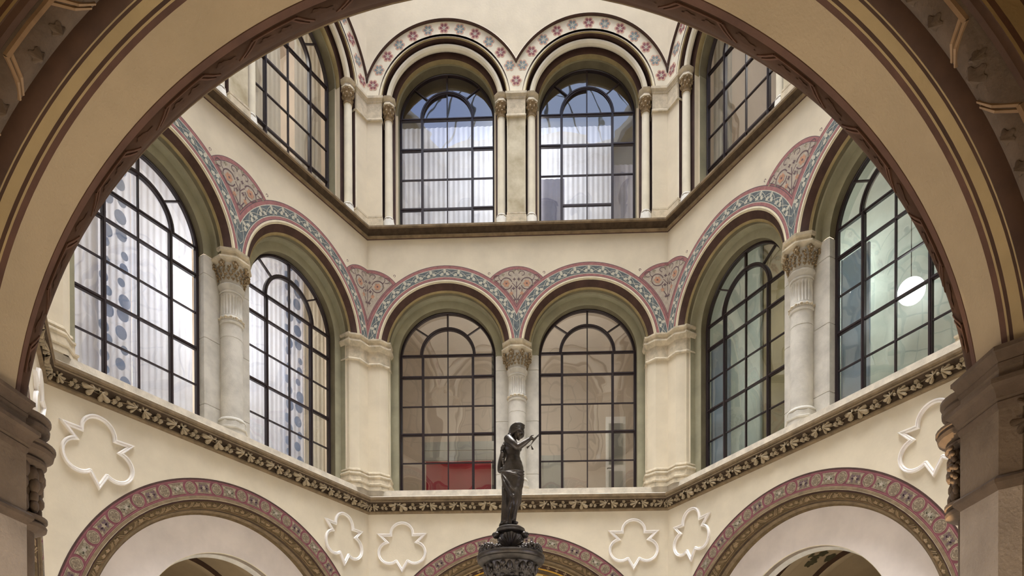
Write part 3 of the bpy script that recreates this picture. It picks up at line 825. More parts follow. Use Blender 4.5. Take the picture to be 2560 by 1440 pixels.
def window(side, u, parts, zb, full, jm, label):
    global wi; wi += 1
    if not full:
        o = put('window_%d' % wi, jm, mw=WM(side, u, WD, zb)); o['kind'] = 'structure'; return o
    o = empty('window_%d' % wi, WM(side, u, WD, zb)); o['kind'] = 'structure'
    for nm, me, (x, z) in parts:
        if nm == 'frame': p = put('window_frame', me, o)
        else: p = put(nm, me, o, loc=(x, 0, z))
        if nm == 'pane': p.rotation_euler = (random.uniform(-.006, .006), 0, random.uniform(-.006, .006))
    return o
for side in ANG:
    for u in (-UC, UC):
        f2 = side in ('back', 'left', 'right')
        f3 = side == 'back' or (side == 'left' and u > 0) or (side == 'right' and u < 0)
        window(side, u, W2, 5.30, f2, J2, '')
        window(side, u, W3b if (side == 'back' and u > 0) else W3, 10.50, f3, J3, '')

# ------------------------------------------------------------------ columns of the second storey
def oct_rows(prof, cx, cy, rot=pi / 8, n=8):
    rows = []
    for r, z in prof:
        R = r / cos(pi / 8)
        rows.append([(cx + R * cos(rot + 2 * pi * k / n), cy + R * sin(rot + 2 * pi * k / n), z) for k in range(n)])
    return rows
def column_meshes():
    H = 5.28
    out = {}
    mb = MB(); ri = .18
    mb.lathe([(.18, .30), (.179, 1.2), (.178, 1.60), (.172, 1.604), (.172, 1.610), (.178, 1.614), (.177, 1.84)], STONE, 28)
    out['shaft'] = mb.mesh('shaft', 40)
    mb = MB()
    mb.lathe([(.176, 1.84), (.19, 1.85), (.192, 1.875), (.178, 1.885)], STONE, 28)
    mb.lathe([(.178, 1.885), (.186, 1.90), (.186, 1.95), (.178, 1.965), (.176, 1.97)], STONE, 28)
    for k in range(14):
        a = 2 * pi * k / 14; mb.ball((.19 * cos(a), .19 * sin(a), 1.925), .026, CAPP, 6, 4, (1, 1, .9))
        a += pi / 14; mb.ball((.19 * cos(a), .19 * sin(a), 1.915), .015, CAPP, 6, 4)
    out['carved_ring'] = mb.mesh('carved_ring', 40)
    mb = MB(); nf = 20
    def flute(r, z, a):
        k = .5 + .5 * cos(a * nf); e = 1.0
        if z > 2.29 or z < 1.99: e = 0.0
        return r - e * .026 * max(0, k) ** .8
    mb.lathe([(.177, 1.97), (.177, 1.985), (.176, 2.0), (.175, 2.15), (.174, 2.28), (.176, 2.30), (.176, 2.335)], STONE, nf * 8, rad=flute)
    out['fluted_drum'] = mb.mesh('fluted_drum', 50)
    mb = MB()
    mb.lathe([(.18, 2.335), (.19, 2.345), (.19, 2.36), (.182, 2.37), (.186, 2.40), (.212, 2.435), (.216, 2.46), (.205, 2.475), (.19, 2.48), (.19, 2.52), (.20, 2.60), (.225, 2.70), (.25, 2.79)], STONE, 28)
    out['capital'] = mb.mesh('capital', 45); mb = MB()
    mb.grid(oct_rows([(.24, 2.775), (.262, 2.785), (.285, 2.81), (.308, 2.825), (.308, 2.852), (.285, 2.866), (.264, 2.874), (.264, 2.92), (.275, 2.93), (.292, 2.945), (.298, 2.985), (.25, 2.995), (0.0, 2.995)], 0, 0), CAPP, close=True)
    out['abacus'] = mb.mesh('abacus', 20); mb = MB()
    for k in range(1):
        a = pi / 8 + 2 * pi * k / 8
        mb.ball((.275 * cos(a), .275 * sin(a), 2.735), .028, CAPST, 8, 6); mb.ball((.30 * cos(a), .30 * sin(a), 2.735), .014, CAPP, 6, 4)
        c, s_ = cos(a), sin(a)
        for j in range(5):
            b = 2 * pi * j / 5 + .3
            mb.ball((.282 * c - .036 * cos(b) * s_, .282 * s_ + .036 * cos(b) * c, 2.737 + .036 * sin(b)), .024, CAPST, 7, 5)
    out['carved_rosette'] = mb.mesh('carved_rosette', 60); mb = MB()
    rl = random.Random(2)
    for z, r, nn, q in ((2.545, .200, 18, .020), (2.60, .212, 16, .023), (2.65, .226, 18, .022), (2.70, .240, 16, .024)):
        for k in range(nn):
            a = 2 * pi * k / nn + z * 7; 
            for t in range(3):
                b = 2.1 * t + rl.random(); e = q * .8
                mb.ball(((r + .012) * cos(a) - e * cos(b) * sin(a), (r + .012) * sin(a) + e * cos(b) * cos(a), z + e * sin(b)), q * .75, CAPST, 6, 4)
            mb.ball(((r + .03) * cos(a), (r + .03) * sin(a), z + q * .3), q * .42, CAPP, 5, 4)
    out['carved_foliage'] = mb.mesh('carved_foliage', 45)
    mb = MB()
    mb.lathe([(.18, .305), (.19, .30), (.19, .285), (.205, .28), (.222, .262), (.222, .24), (.20, .225)], STONE, 28)
    mb.grid(oct_rows([(.16, .235), (.19, .235), (.212, .215), (.212, .14), (.238, .125), (.238, .105), (.225, .095), (.228, -.12)], 0, 0), STONE, close=True)
    out['base'] = mb.mesh('column_base', 45)
    return out
COLM = column_meshes()
for side, lb in (('back', 'pale stone column between the far wall windows, behind the bronze statue'), ('left', 'pale stone column with flower capital between the two left wall windows'), ('right', 'weathered stone column with flower capital between the two right wall windows')):
    o = empty('column', WM(side, 0, .235, 5.28)); tag(o, lb, 'column', 'second storey columns')
    for nm in ('base', 'shaft', 'carved_ring', 'fluted_drum'): put(nm, COLM[nm], o)
    cp = put('capital', COLM['capital'], o); put('abacus', COLM['abacus'], cp); put('carved_foliage', COLM['carved_foliage'], cp)
    for k in range(8): put('carved_rosette', COLM['carved_rosette'], cp).rotation_euler = (0, 0, k * pi / 4)

# third storey colonnettes
def colonnette_meshes():
    out = {}
    mb = MB(); mb.lathe([(.082, .24), (.08, 1.2), (.077, 2.17)], PALE, 18); out['shaft'] = mb.mesh('shaft', 40)
    mb = MB(); mb.lathe([(.077, 2.17), (.09, 2.175), (.092, 2.195), (.08, 2.205), (.085, 2.26), (.11, 2.40), (.115, 2.44)], CAPST, 18)
    mb.grid(oct_rows([(.09, 2.43), (.125, 2.445), (.125, 2.475), (.108, 2.50), (.108, 2.53), (.138, 2.56), (.142, 2.60), (0, 2.60)], 0, 0), CAPP, close=True)
    for k in range(8):
        a = 2 * pi * k / 8 + .2
        mb.ball((.115 * cos(a), .115 * sin(a), 2.405), .026, CAPST, 6, 4); mb.ball((.10 * cos(a + .39), .10 * sin(a + .39), 2.33), .026, CAPST, 6, 4, (1, 1, 1.4)); mb.ball((.09 * cos(a), .09 * sin(a), 2.27), .02, CAPST, 6, 4, (1, 1, 1.5))
    out['capital'] = mb.mesh('capital', 45)
    mb = MB(); mb.lathe([(.082, .245), (.09, .24), (.10, .225), (.10, .20), (.085, .185)], STONE, 18)
    mb.grid(oct_rows([(.08, .20), (.09, .20), (.105, .17), (.108, -.04)], 0, 0), STONE, close=True); out['base'] = mb.mesh('column_base', 45)
    return out
CLM = colonnette_meshes()
clist = []
for side, us, labs in (('back', (-2.58, -.30, .30, 2.58), ('slender colonnette at the left end of the far wall, third storey', 'slender colonnette left of the stained middle pilaster, third storey', 'slender colonnette right of the stained middle pilaster, third storey', 'slender colonnette at the right end of the far wall, third storey')),
                       ('left', (-.30, .30, 2.58), (None, None, 'slender colonnette on the left wall nearest the far corner, third storey')),
                       ('right', (-2.58, -.30, .30), ('slender colonnette on the right wall nearest the far corner, third storey', None, None)),
                       ('front', (-2.58, -.30, .30, 2.58), (None,) * 4), ('front_left', (-.30, .30), (None,) * 2), ('front_right', (-.30, .30), (None,) * 2)):
    for u, lb in zip(us, labs):
        par = None
        if lb is None:      # hardly in view: kept as part of its wall
            for nm in ('base', 'shaft', 'capital'):
                put('colonnette_' + nm, CLM[nm], WALLS[side], loc=(u, .10, 10.56))
            continue
        o = empty('colonnette', WM(side, u, .10, 10.56)); tag(o, lb, 'column', 'third storey colonnettes')
        for nm in ('base', 'shaft', 'capital'): put(nm, CLM[nm], o)

# ------------------------------------------------------------------ rooms behind the windows
def room(side, z0, z1, depth, wallm, name='room_shell'):
    mb = MB(); a = 2.97; d0 = .02
    mb.face([(-a, d0, z0), (a, d0, z0), (a, depth, z0), (-a, depth, z0)], FLOORM)
    mb.face([(-a, d0, z1), (a, d0, z1), (a, depth, z1), (-a, depth, z1)], ROOMW)
    mb.face([(-a, depth, z0), (a, depth, z0), (a, depth, z1), (-a, depth, z1)], wallm)
    for s in (-a, a): mb.face([(s, d0, z0), (s, depth, z0), (s, depth, z1), (s, d0, z1)], wallm)
    o = mb.build(name, WALLS[side]); return o
ROOM_E = {}
for side in ANG:
    room(side, 5.25, 9.9, 3.2, ROOMW); room(side, 10.45, 15.2, 3.2, ROOMW)
    if side in ('back', 'left', 'right'):
        for z, e in ((7.6, {'back': 90, 'left': 230, 'right': 480}[side]), (14.4, {'back': 1, 'left': 160, 'right': 60}[side])):
            M_ = WM(side, 0, .85 if side == 'back' else 1.9, z); light('room_fill', 'POINT', M_.translation, e, (1.0, 0.97, 0.94), 0.5)  # added unseen fill that brightens the room and backlights its curtains
    elif side == 'front_left':
        M_ = WM(side, 0, 1.9, 9.2); light('room_fill', 'POINT', M_.translation, 30, (1.0, 0.95, 0.86), 0.5)  # added room fill behind the near left wall

light('room_fill', 'POINT', WM('back', 0, 1.9, 12.2).translation, 210, (1.0, 0.97, 0.94), 0.5)  # added unseen fill low in the upper back room, backlights the curtains
mb = MB(); mb.box(-2.96, 2.96, .60, 3.18, 13.16, 13.22, DARKM); mb.build('light_baffle', WALLS['back'])  # added board that blocks the fill below, keeping the arched panes dark
def curtain(side, u0, u1, z0, z1, d, m, label, amp=.007, pitch=.105, extra=None, name='curtain', cat='curtain', group=None):
    n = max(4, int((u1 - u0) / .012)); mb = MB(); rows = []
    W = u1 - u0
    ph = random.random() * 6
    for z, k in ((0, 1.25), ((z1 - z0) * .4, 1.05), (z1 - z0, .8)):
        rows.append([(-W / 2 + W * i / n, amp * k * sin(2 * pi * (W * i / n) / pitch + ph) + amp * .5 * sin(2 * pi * (W * i / n) / (pitch * 2.7)), z) for i in range(n + 1)])
    mb.grid(rows, m)
    if extra: extra(mb, W, z1 - z0)
    o = mb.build(name, None, 60, mw=WM(side, (u0 + u1) / 2, d, z0)); tag(o, label, cat, group); return o
def spots(mb, W, H):
    rnd = random.Random(5)
    z = .15
    while z < H - .1:
        for x in (-W * .26, W * .2):
            r = rnd.uniform(.055, .095); cx, cz = x + rnd.uniform(-.04, .04), z + rnd.uniform(-.05, .05)
            decal(mb, [(cx + r * cos(t) , cz + r * 1.15 * sin(t)) for t in [2 * pi * k / 14 for k in range(14)]], -.045, BLUEC)
        z += .24
L = -UC; R_ = UC
# left wall, second storey
curtain('left', -2.45, -1.95, 5.3, 9.7, .66, CURT, 'plain white curtain at the far left edge of the nearest left window')
curtain('left', -1.97, -1.42, 5.3, 9.7, .72, CURT, 'white curtain printed with pale blue spots behind the nearest left window', extra=spots)
curtain('left', -1.44, -.42, 5.3, 9.7, .68, CURT, 'white sheer curtain in the right half of the nearest left window')
curtain('left', .42, 1.48, 5.3, 9.7, .66, CURT, 'white sheer curtain in the left half of the second left window')
curtain('left', 1.44, 1.98, 5.3, 9.7, .72, CURT, 'white curtain with a column of blue spots behind the second left window', extra=spots)
curtain('left', 1.94, 2.46, 5.3, 9.7, .66, CURTC, 'pale cream curtain at the right edge of the second left window')
# left wall, third storey
curtain('left', .45, 1.40, 10.5, 13.9, .66, CURTC, 'cream curtain in the left half of the upper left window')
curtain('left', 1.75, 2.42, 10.5, 14.0, .68, CURTC, 'cream curtain in the right part of the upper left window')
# back wall, third storey
curtain('back', -2.42, -.44, 10.5, 13.1, .66, CURT, 'long white pleated curtain behind the upper far window on the left')
curtain('back', .44, .98, 10.5, 11.95, .64, CURTG, 'grey drape low in the left column of the upper far window on the right')
curtain('back', .50, 2.0, 10.5, 13.1, .74, CURT, 'long white pleated curtain behind the upper far window on the right')
curtain('back', 1.98, 2.42, 10.5, 12.2, .64, CURTG, 'grey drape at the right edge of the upper far window on the right')
curtain('right', -2.42, -1.95, 10.5, 13.9, .66, CURTC, 'narrow pale curtain at the left edge of the upper right window')
# right wall: filmed panes and screens, back wall: office furniture
def panel(side, u0, u1, d, z0, z1, m, label, cat='panel', name='screen_panel', thick=.03, par=None, group=None):
    mb = MB(); mb.box(-(u1 - u0) / 2, (u1 - u0) / 2, 0, thick, 0, z1 - z0, m)
    mb.box(-(u1 - u0) / 2, -(u1 - u0) / 2 + .02, -.012, 0, 0, z1 - z0, m); mb.box((u1 - u0) / 2 - .02, (u1 - u0) / 2, -.012, 0, 0, z1 - z0, m)
    o = mb.build(name, None, mw=WM(side, (u0 + u1) / 2, d, z0)); tag(o, label, cat, group); return o
panel('right', -2.44, -1.96, .62, 5.26, 7.85, BLUEP, 'tall bluish panel in the left column of the right window beside the corner', name='frosted_panel')
panel('right', -2.94, -1.40, .85, 5.26, 9.8, BLIND, 'grey-green frosted panel behind the left half of the right window beside the corner', name='frosted_panel')
panel('right', -1.40, -.12, .88, 5.26, 9.8, BLINDO, 'olive screen behind the right half of the right window beside the corner', name='olive_screen')
panel('right', .44, .93, .62, 5.26, 7.85, BLUEP, 'bluish panel in the left column of the window with the round lamp', name='frosted_panel')
panel('right', -.08, 2.92, 1.15, 5.26, 9.8, BLIND, 'pale grey-green partition behind the round white lamp', name='partition')
# lamp
lp = empty('pendant_lamp', WM('right', 1.45, .85, 6.86)); tag(lp, 'round white glowing globe lamp behind the right-hand window', 'lamp')
mb = MB(); mb.ball((0, 0, 0), .185, LAMP, 28, 16); mb.build('globe', lp, 60)
mb = MB(); mb.tube([(0, 0, .18), (0, 0, 2.4)], .006, DARKM, 5); mb.build('cord', lp)
panel('back', -1.98, -.58, 1.0, 5.26, 6.28, REDP, 'bright red panel low in the lower far window on the left', name='red_panel')
panel('back', -2.05, -.46, 1.04, 6.32, 6.52, GREYP, 'lower grey rail directly above the red panel', name='grey_rail')
panel('back', -2.05, -.46, 1.04, 6.54, 6.72, GREYP, 'upper grey rail, second one up from the red panel', name='grey_rail')
panel('back', -.58, -.50, 1.3, 5.26, 9.0, DARKM, 'thin dark post right of the red panel', name='post', cat='post')
panel('back', .50, 1.0, 1.3, 5.26, 6.5, GREYP, 'low grey cupboard behind the lower far window on the right', name='cupboard', cat='cupboard')
dr = empty('room_door', WM('back', 1.95, 1.5, 5.26)); tag(dr, 'tall white panelled door standing ajar in the lower far right window', 'door')
mb = MB(); mb.box(-.03, .40, 0, .04, 0, 2.15, WHITEM); mb.box(.03, .34, -.012, 0, .2, .95, CURTC); mb.box(.03, .34, -.012, 0, 1.1, 2.0, CURTC); mb.build('door_leaf', dr)
mb = MB(); mb.tube([(0.0, -.02, 1.0), (0.0, -.06, 1.0), (.10, -.06, 1.0)], .01, DARKM, 6); mb.build('door_handle', dr)

# ------------------------------------------------------------------ arcade rooms behind the ground arches
def arcade(side, painted):
    mb = MB(); d0, d1 = .53, 3.6
    if painted:
        z0 = 4.5; mb.face([(-3, .0, z0), (3, .0, z0), (3, d1, z0), (-3, d1, z0)], NEARC)
        mb.face([(-3, d1, -ZO), (3, d1, -ZO), (3, d1, z0), (-3, d1, z0)], NEARC)
        for s in (-2.98, 2.98): mb.face([(s, .01, -ZO), (s, d1, -ZO), (s, d1, z0), (s, .01, z0)], NEARC)
        o = mb.build('arcade_room', WALLS[side])
        mb = MB(); zc = 1.57
        ringsP = [(2.36, 2.345, .31, NEARG), (2.345, 2.275, .33, NEARD), (2.275, 2.25, .35, YELG), (2.25, 2.17, .36, CARVD), (2.17, 2.155, .37, YELG), (2.155, 1.9, .38, YELLOW)]
        for R0, R1, d, mm in ringsP:
            mb.grid([arcpts(0, zc, R0, d, None, 60), arcpts(0, zc, R1, d + .015, None, 60)], mm)
        for k in range(40):
            a = pi * (k + .5) / 40; star2(mb, 2.31 * cos(a), zc + 2.31 * sin(a), .04, 4, .33, CARVL, .3, a)
        for k in range(-12, 13):
            a = pi / 2 + k * .13
            for s in (-1, 1):
                p = [(r * cos(a + s * (2.15 - r) * .30), .37, zc + r * sin(a + s * (2.15 - r) * .30)) for r in (2.155, 2.08, 2.0, 1.9)]
                ribbon2(mb, [(q[0], q[2]) for q in p], .012, .372, YELG); 
                ribbon2(mb, [(q[0], q[2]) for q in p], .05, .375, CARVD)
        mb.build('painted_vault', WALLS[side])
    else:
        # barrel vault with ribs
        n = 40
        rows = [arcpts(0, 1.75, 1.95, d, -ZO, n) for d in (.52, d1)]; mb.grid(rows, NEARC)
        mb.grid([arcpts(0, 1.74, 1.56, .52, -ZO, n), arcpts(0, 1.75, 1.95, .521, -ZO, n)], NEARC)
        mb.face([(-1.96, d1, -ZO), (1.96, d1, -ZO), (1.96, d1, 3.8), (-1.96, d1, 3.8)], NEARC)
        for d in (1.0, 1.9): 
            mb.grid([arcpts(0, 1.75, 1.95, d, -ZO, n), arcpts(0, 1.75, 1.86, d + .02, -ZO, n), arcpts(0, 1.75, 1.84, d + .1, -ZO, n), arcpts(0, 1.75, 1.86, d + .2, -ZO, n), arcpts(0, 1.75, 1.95, d + .24, -ZO, n)], [NEARD, NEARC, NEARC, NEARD])
        mb.build('arcade_vault', WALLS[side], 35)
        if side == 'right':
            mb = MB(); rnd = random.Random(3)
            for k in range(34):
                a = rnd.uniform(.9, 2.1); d = rnd.uniform(1.3, 1.85); r = .06 + rnd.random() * .06; rr = 1.935
                rot = rnd.random() * 6; pts = []
                for x, y in leaf_outline(25, r, .45, rot, 5, .6):
                    aa = a + x / rr; pts.append((rr * cos(aa), d + y, 1.75 + rr * sin(aa)))
                mb.face(pts, LEAFD)
            o = mb.build('painted_ivy', WALLS[side]); o['kind'] = 'stuff'
YELG = mat('gold_line_paint', (206, 156, 52), 0.7, 0.08, 20.0)
arcade('back', True); arcade('left', False); arcade('right', False)
for side, e in (('left', 14), ('right', 10), ('back', 14)):
    M_ = WM(side, 0, 1.4, 1.2); light('arcade_light', 'POINT', M_.translation, e, (1.0, 0.82, 0.62), 0.25)

# ------------------------------------------------------------------ floor, roof light
mb = MB(); mb.box(-14, 14, -24, 8, -.1, 0, FLOORM); f = mb.build('floor'); f['kind'] = 'structure'
# upper attic with small arched openings and steel skylight (seen only as reflections in the panes)
mb = MB()
for side in ANG:
    M_ = WM(side)
    for u in (-2.1, -.7, .7, 2.1):
        pts = arcpts(u, 19.6, .32, -.01, 18.6, 12); mb.face([M_ @ Vector(p) for p in pts], OLIVD)
        for R0, R1 in ((.33, .40),):
            a_, b_ = arcpts(u, 19.6, R0, -.02, 18.6, 12), arcpts(u, 19.6, R1, -.02, 18.6, 12)
            mb.grid([[M_ @ Vector(p) for p in a_], [M_ @ Vector(p) for p in b_]], BROWN)
    sw = MB(); sweep_plan(sw, [(-3, 0), (3, 0)], [(0, 21.2), (.25, 21.2), (.3, 21.35), (.3, 21.6), (0, 21.7)], PALE, MIT, MIT)
    for fc, mi_ in zip(sw.f, sw.m): mb.face([M_ @ Vector(sw.v[i]) for i in fc], PALE)
mb.build('attic_storey')['kind'] = 'structure'
sky = empty('roof_light', Matrix.Translation((0, HC, ZO + 22))); sky['kind'] = 'structure'
mb = MB()
for k in range(6):
    a = pi / 6 + k * pi / 3
    A = Vector((6 * cos(a + pi / 6 - pi / 6 + pi / 6), 6 * sin(a + pi / 6), 0)); 
    B_ = Vector((6 * cos(a + pi / 2), 6 * sin(a + pi / 2), 0)); T_ = Vector((0, 0, 2.2))
    for i in range(6):
        p = A.lerp(B_, i / 6); mb.tube([p, T_.lerp(p, .06)], .03, STEEL, 4)
    for t in (.25, .5, .75): mb.tube([A.lerp(T_, t), B_.lerp(T_, t)], .02, STEEL, 4)
mb.build('glazing_bars', sky)
# ------------------------------------------------------------------ the near arch, seen from inside the arcade
NU = 0.132
def nrow(D, cu, zc, R, zb=-ZO, n=96):
    return [(p[0], CY + D, ZO + p[2]) for p in arcpts(cu, zc, R, 0, zb, n)]
na = empty('near_arch', None); na['kind'] = 'structure'
I0 = (3.50, .132, 1.430, 2.353); E1 = (3.20, .134, 1.563, 2.301); E2 = (3.10, .130, 1.534, 2.36); E3 = (2.85, .130, 1.445, 2.485)
def lerp4(a, b, t, dr=0.0): return tuple(a[i] + (b[i] - a[i]) * t for i in range(3)) + (a[3] + (b[3] - a[3]) * t + dr,)
def nbuild(name, seq, mm, smooth=35):
    mb = MB(); mb.grid([nrow(*s) for s in seq], mm); return mb.build(name, na, smooth)
# carved roll at the court edge
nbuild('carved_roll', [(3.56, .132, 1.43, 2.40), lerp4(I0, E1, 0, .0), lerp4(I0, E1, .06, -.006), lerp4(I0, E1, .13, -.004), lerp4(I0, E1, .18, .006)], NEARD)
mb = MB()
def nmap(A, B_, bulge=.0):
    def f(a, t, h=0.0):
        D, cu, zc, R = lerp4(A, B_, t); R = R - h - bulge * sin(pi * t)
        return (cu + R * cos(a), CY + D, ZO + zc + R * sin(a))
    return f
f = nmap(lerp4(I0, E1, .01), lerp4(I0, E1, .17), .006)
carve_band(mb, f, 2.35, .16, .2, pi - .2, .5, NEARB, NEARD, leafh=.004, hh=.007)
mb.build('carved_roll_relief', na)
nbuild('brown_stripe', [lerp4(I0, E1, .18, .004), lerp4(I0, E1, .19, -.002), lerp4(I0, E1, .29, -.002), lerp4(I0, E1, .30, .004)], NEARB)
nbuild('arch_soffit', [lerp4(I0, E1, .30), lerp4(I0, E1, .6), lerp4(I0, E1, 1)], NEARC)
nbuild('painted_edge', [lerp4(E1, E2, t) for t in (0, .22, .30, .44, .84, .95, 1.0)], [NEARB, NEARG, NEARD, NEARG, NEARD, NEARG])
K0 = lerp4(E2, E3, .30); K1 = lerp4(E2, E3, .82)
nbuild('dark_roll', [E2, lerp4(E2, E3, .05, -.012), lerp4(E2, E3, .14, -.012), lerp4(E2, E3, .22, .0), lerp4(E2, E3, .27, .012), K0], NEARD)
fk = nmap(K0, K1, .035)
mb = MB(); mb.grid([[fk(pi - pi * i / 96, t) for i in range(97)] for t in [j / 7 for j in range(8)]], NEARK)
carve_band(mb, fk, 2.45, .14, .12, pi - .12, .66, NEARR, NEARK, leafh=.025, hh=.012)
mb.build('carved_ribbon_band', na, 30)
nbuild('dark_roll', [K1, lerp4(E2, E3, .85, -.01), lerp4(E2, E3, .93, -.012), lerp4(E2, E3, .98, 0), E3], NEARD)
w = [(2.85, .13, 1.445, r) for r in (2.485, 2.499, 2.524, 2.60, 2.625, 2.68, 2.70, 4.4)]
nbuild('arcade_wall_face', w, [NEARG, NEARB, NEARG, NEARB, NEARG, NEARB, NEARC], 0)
# upper closing of the thick wall and the arcade room round the camera
mb = MB()
y1 = CY + 2.86; y0 = CY - 3.0
mb.face([(-4.2, y1, 0), (-4.2, y0, 0), (-4.2, y0, ZO + 5.2), (-4.2, y1, ZO + 5.2)], NEARC)
mb.face([(4.4, y1, 0), (4.4, y0, 0), (4.4, y0, ZO + 5.2), (4.4, y1, ZO + 5.2)], NEARC)
mb.face([(-4.2, y0, 0), (4.4, y0, 0), (4.4, y0, ZO + 5.2), (-4.2, y0, ZO + 5.2)], NEARC)
mb.face([(-4.2, y0, ZO + 5.2), (4.4, y0, ZO + 5.2), (4.4, y1, ZO + 5.2), (-4.2, y1, ZO + 5.2)], NEARC)
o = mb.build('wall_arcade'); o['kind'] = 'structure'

# ------------------------------------------------------------------ the two near piers
def pier_path(s, off):
    """plan of the pier in (x, D); s=+1 right pier, -1 left pier"""
    xj = 2.393 if s > 0 else -2.159
    P = [(s * 3.2, 3.45), (xj, 3.45), (xj, 3.171), (xj + s * .062, 3.11), (xj + s * 1.4, 3.11)]
    n = len(P); out = []
    T = [Vector((P[i + 1][0] - P[i][0], P[i + 1][1] - P[i][1])).normalized() for i in range(n - 1)]
    N = [Vector((-t.y, t.x)) * (-s) for t in T]
    for i in range(n):
        if i == 0: q = Vector(P[0]) + N[0] * off
        elif i == n - 1: q = Vector(P[-1]) + N[-1] * off
        else:
            b = (N[i - 1] + N[i]) / (1 + N[i - 1].dot(N[i])); q = Vector(P[i]) + b * off
        out.append((q.x, CY + q.y))
    return out
def pier(s, label):
    o = empty('stone_pier', None); tag(o, label, 'pillar', 'near piers')
    def rows(prof): return [[(x, y, ZO + z) for x, y in pier_path(s, of)] for of, z in prof]
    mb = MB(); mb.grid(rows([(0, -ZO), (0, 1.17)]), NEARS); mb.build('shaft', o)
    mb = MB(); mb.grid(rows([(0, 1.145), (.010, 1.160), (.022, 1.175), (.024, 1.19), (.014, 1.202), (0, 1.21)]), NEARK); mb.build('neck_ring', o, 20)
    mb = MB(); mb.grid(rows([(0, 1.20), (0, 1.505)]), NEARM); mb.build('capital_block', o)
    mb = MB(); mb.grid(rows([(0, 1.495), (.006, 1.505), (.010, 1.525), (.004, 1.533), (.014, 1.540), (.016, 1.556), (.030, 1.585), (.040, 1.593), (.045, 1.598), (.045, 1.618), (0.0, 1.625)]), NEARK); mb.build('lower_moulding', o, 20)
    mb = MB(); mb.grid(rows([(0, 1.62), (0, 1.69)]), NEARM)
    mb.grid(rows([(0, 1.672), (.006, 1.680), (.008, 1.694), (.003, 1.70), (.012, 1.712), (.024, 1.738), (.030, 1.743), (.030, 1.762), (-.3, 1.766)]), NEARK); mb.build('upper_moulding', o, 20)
    # attached half column on the court side: rounded mouldings and foliage of its capital
    xj = 2.393 if s > 0 else -2.159
    cx, cy = xj + s * .205, CY + 3.60
    prof = [(.11, -ZO), (.11, 1.165), (.145, 1.17), (.165, 1.18), (.168, 1.195), (.16, 1.207), (.13, 1.215), (.17, 1.225), (.17, 1.24), (.12, 1.25), (.12, 1.50), (.15, 1.505), (.168, 1.515), (.168, 1.53), (.15, 1.545), (.175, 1.55), (.198, 1.565), (.203, 1.585), (.195, 1.60), (.21, 1.603), (.21, 1.615), (.15, 1.625), (.14, 1.66), (.165, 1.675), (.182, 1.69), (.184, 1.71), (.17, 1.73), (.19, 1.745), (.19, 1.76), (0, 1.765)]
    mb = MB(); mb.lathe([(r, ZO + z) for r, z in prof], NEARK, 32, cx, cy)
    mb.build('half_column', o, 30)
    mb = MB(); rnd = random.Random(4 + s)
    if s > 0:
        for k in range(60):
            t = rnd.random(); z = 1.49 - .15 * t; r = .055 * (1 - t * .65)
            mb.ball((cx - .145 + rnd.uniform(-r, r), cy - .02 + rnd.uniform(-r, r), ZO + z), .015, NEARK, 6, 4)
        for k in range(8): mb.ball((cx - .135 + rnd.uniform(-.02, .02), cy - .02, ZO + 1.30 + k * .006), .018, NEARK, 6, 4, (1, 1, 1.5))
    for k in range(7):
        a = (pi + (k - 3) * .45) if s > 0 else (k - 3) * .45
        for z, q in ((1.46, .040), (1.40, .034), (1.33, .028), (1.28, .03)):
            mb.ball((cx + .13 * cos(a) + rnd.uniform(-.01, .01), cy + .13 * sin(a), ZO + z + rnd.uniform(-.012, .012)), q, NEARK, 8, 5, (.8, .8, 1.3))
    f_ = mb.build('carved_foliage', o, 60)
    # hanging leaf on the arcade-side corner
    mb = MB(); x0 = xj + s * .075
    for k, (dx, dz, rr, rot) in enumerate(((0, 1.47, .055, 1.2), (.04, 1.45, .05, .2), (-.012, 1.415, .06, -1.9), (.028, 1.39, .05, -1.1))):
        n = 19; out = []
        for j in range(n):
            t = j / (n - 1); a = rot - 1.6 + 3.2 * t; q = rr * (.45 + .55 * abs(cos((t * 3 - .5) * pi)) ** .7)
            out.append((x0 + dx + q * cos(a), CY + 3.11 - .004, ZO + dz + q * sin(a)))
        c = (x0 + dx, CY + 3.11 - .04, ZO + dz)
        for p, q in zip(out, out[1:]): mb.face([c, p, q], NEARK)
    if s > 0: mb.build('carved_leaf', o)
    return o
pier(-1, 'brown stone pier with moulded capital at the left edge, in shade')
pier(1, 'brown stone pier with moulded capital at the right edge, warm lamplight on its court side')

# ------------------------------------------------------------------ fountain
FX, FY = 0.056, CY + 9.02
fo = empty('fountain', Matrix.Translation((FX, FY, 0))); tag(fo, 'dark bronze fountain with a garlanded basin in the middle of the court', 'fountain')
def Zf(y):
    q = (1900 - y) / 1769.3; return ZO + 9.02 * (q * cos(pt) + sin(pt)) / (cos(pt) - q * sin(pt))
mb = MB()
zb = Zf(1399)
mb.lathe([(.0, zb - .06), (.36, zb - .02), (.40, zb + .035), (.425, zb + .04), (.435, zb + .015), (.432, zb - .005), (.42, zb - .02), (.425, zb - .035), (.40, zb - .06), (.36, zb - .075), (.335, zb - .08), (.33, zb - .10), (.28, zb - .16), (.22, zb - .19)], BRONZE, 48)
mb.build('basin', fo, 40)
def lump(r, z, a):
    return r * (1 + .06 * sin(a * 8) + .03 * sin(a * 16 + z * 30))
mb = MB(); mb.lathe([(.33, zb - .09), (.32, zb - .12), (.30, zb - .17), (.27, zb - .215), (.245, zb - .225), (.24, zb - .25), (.22, zb - .26)], BRONZE, 64, rad=lump)
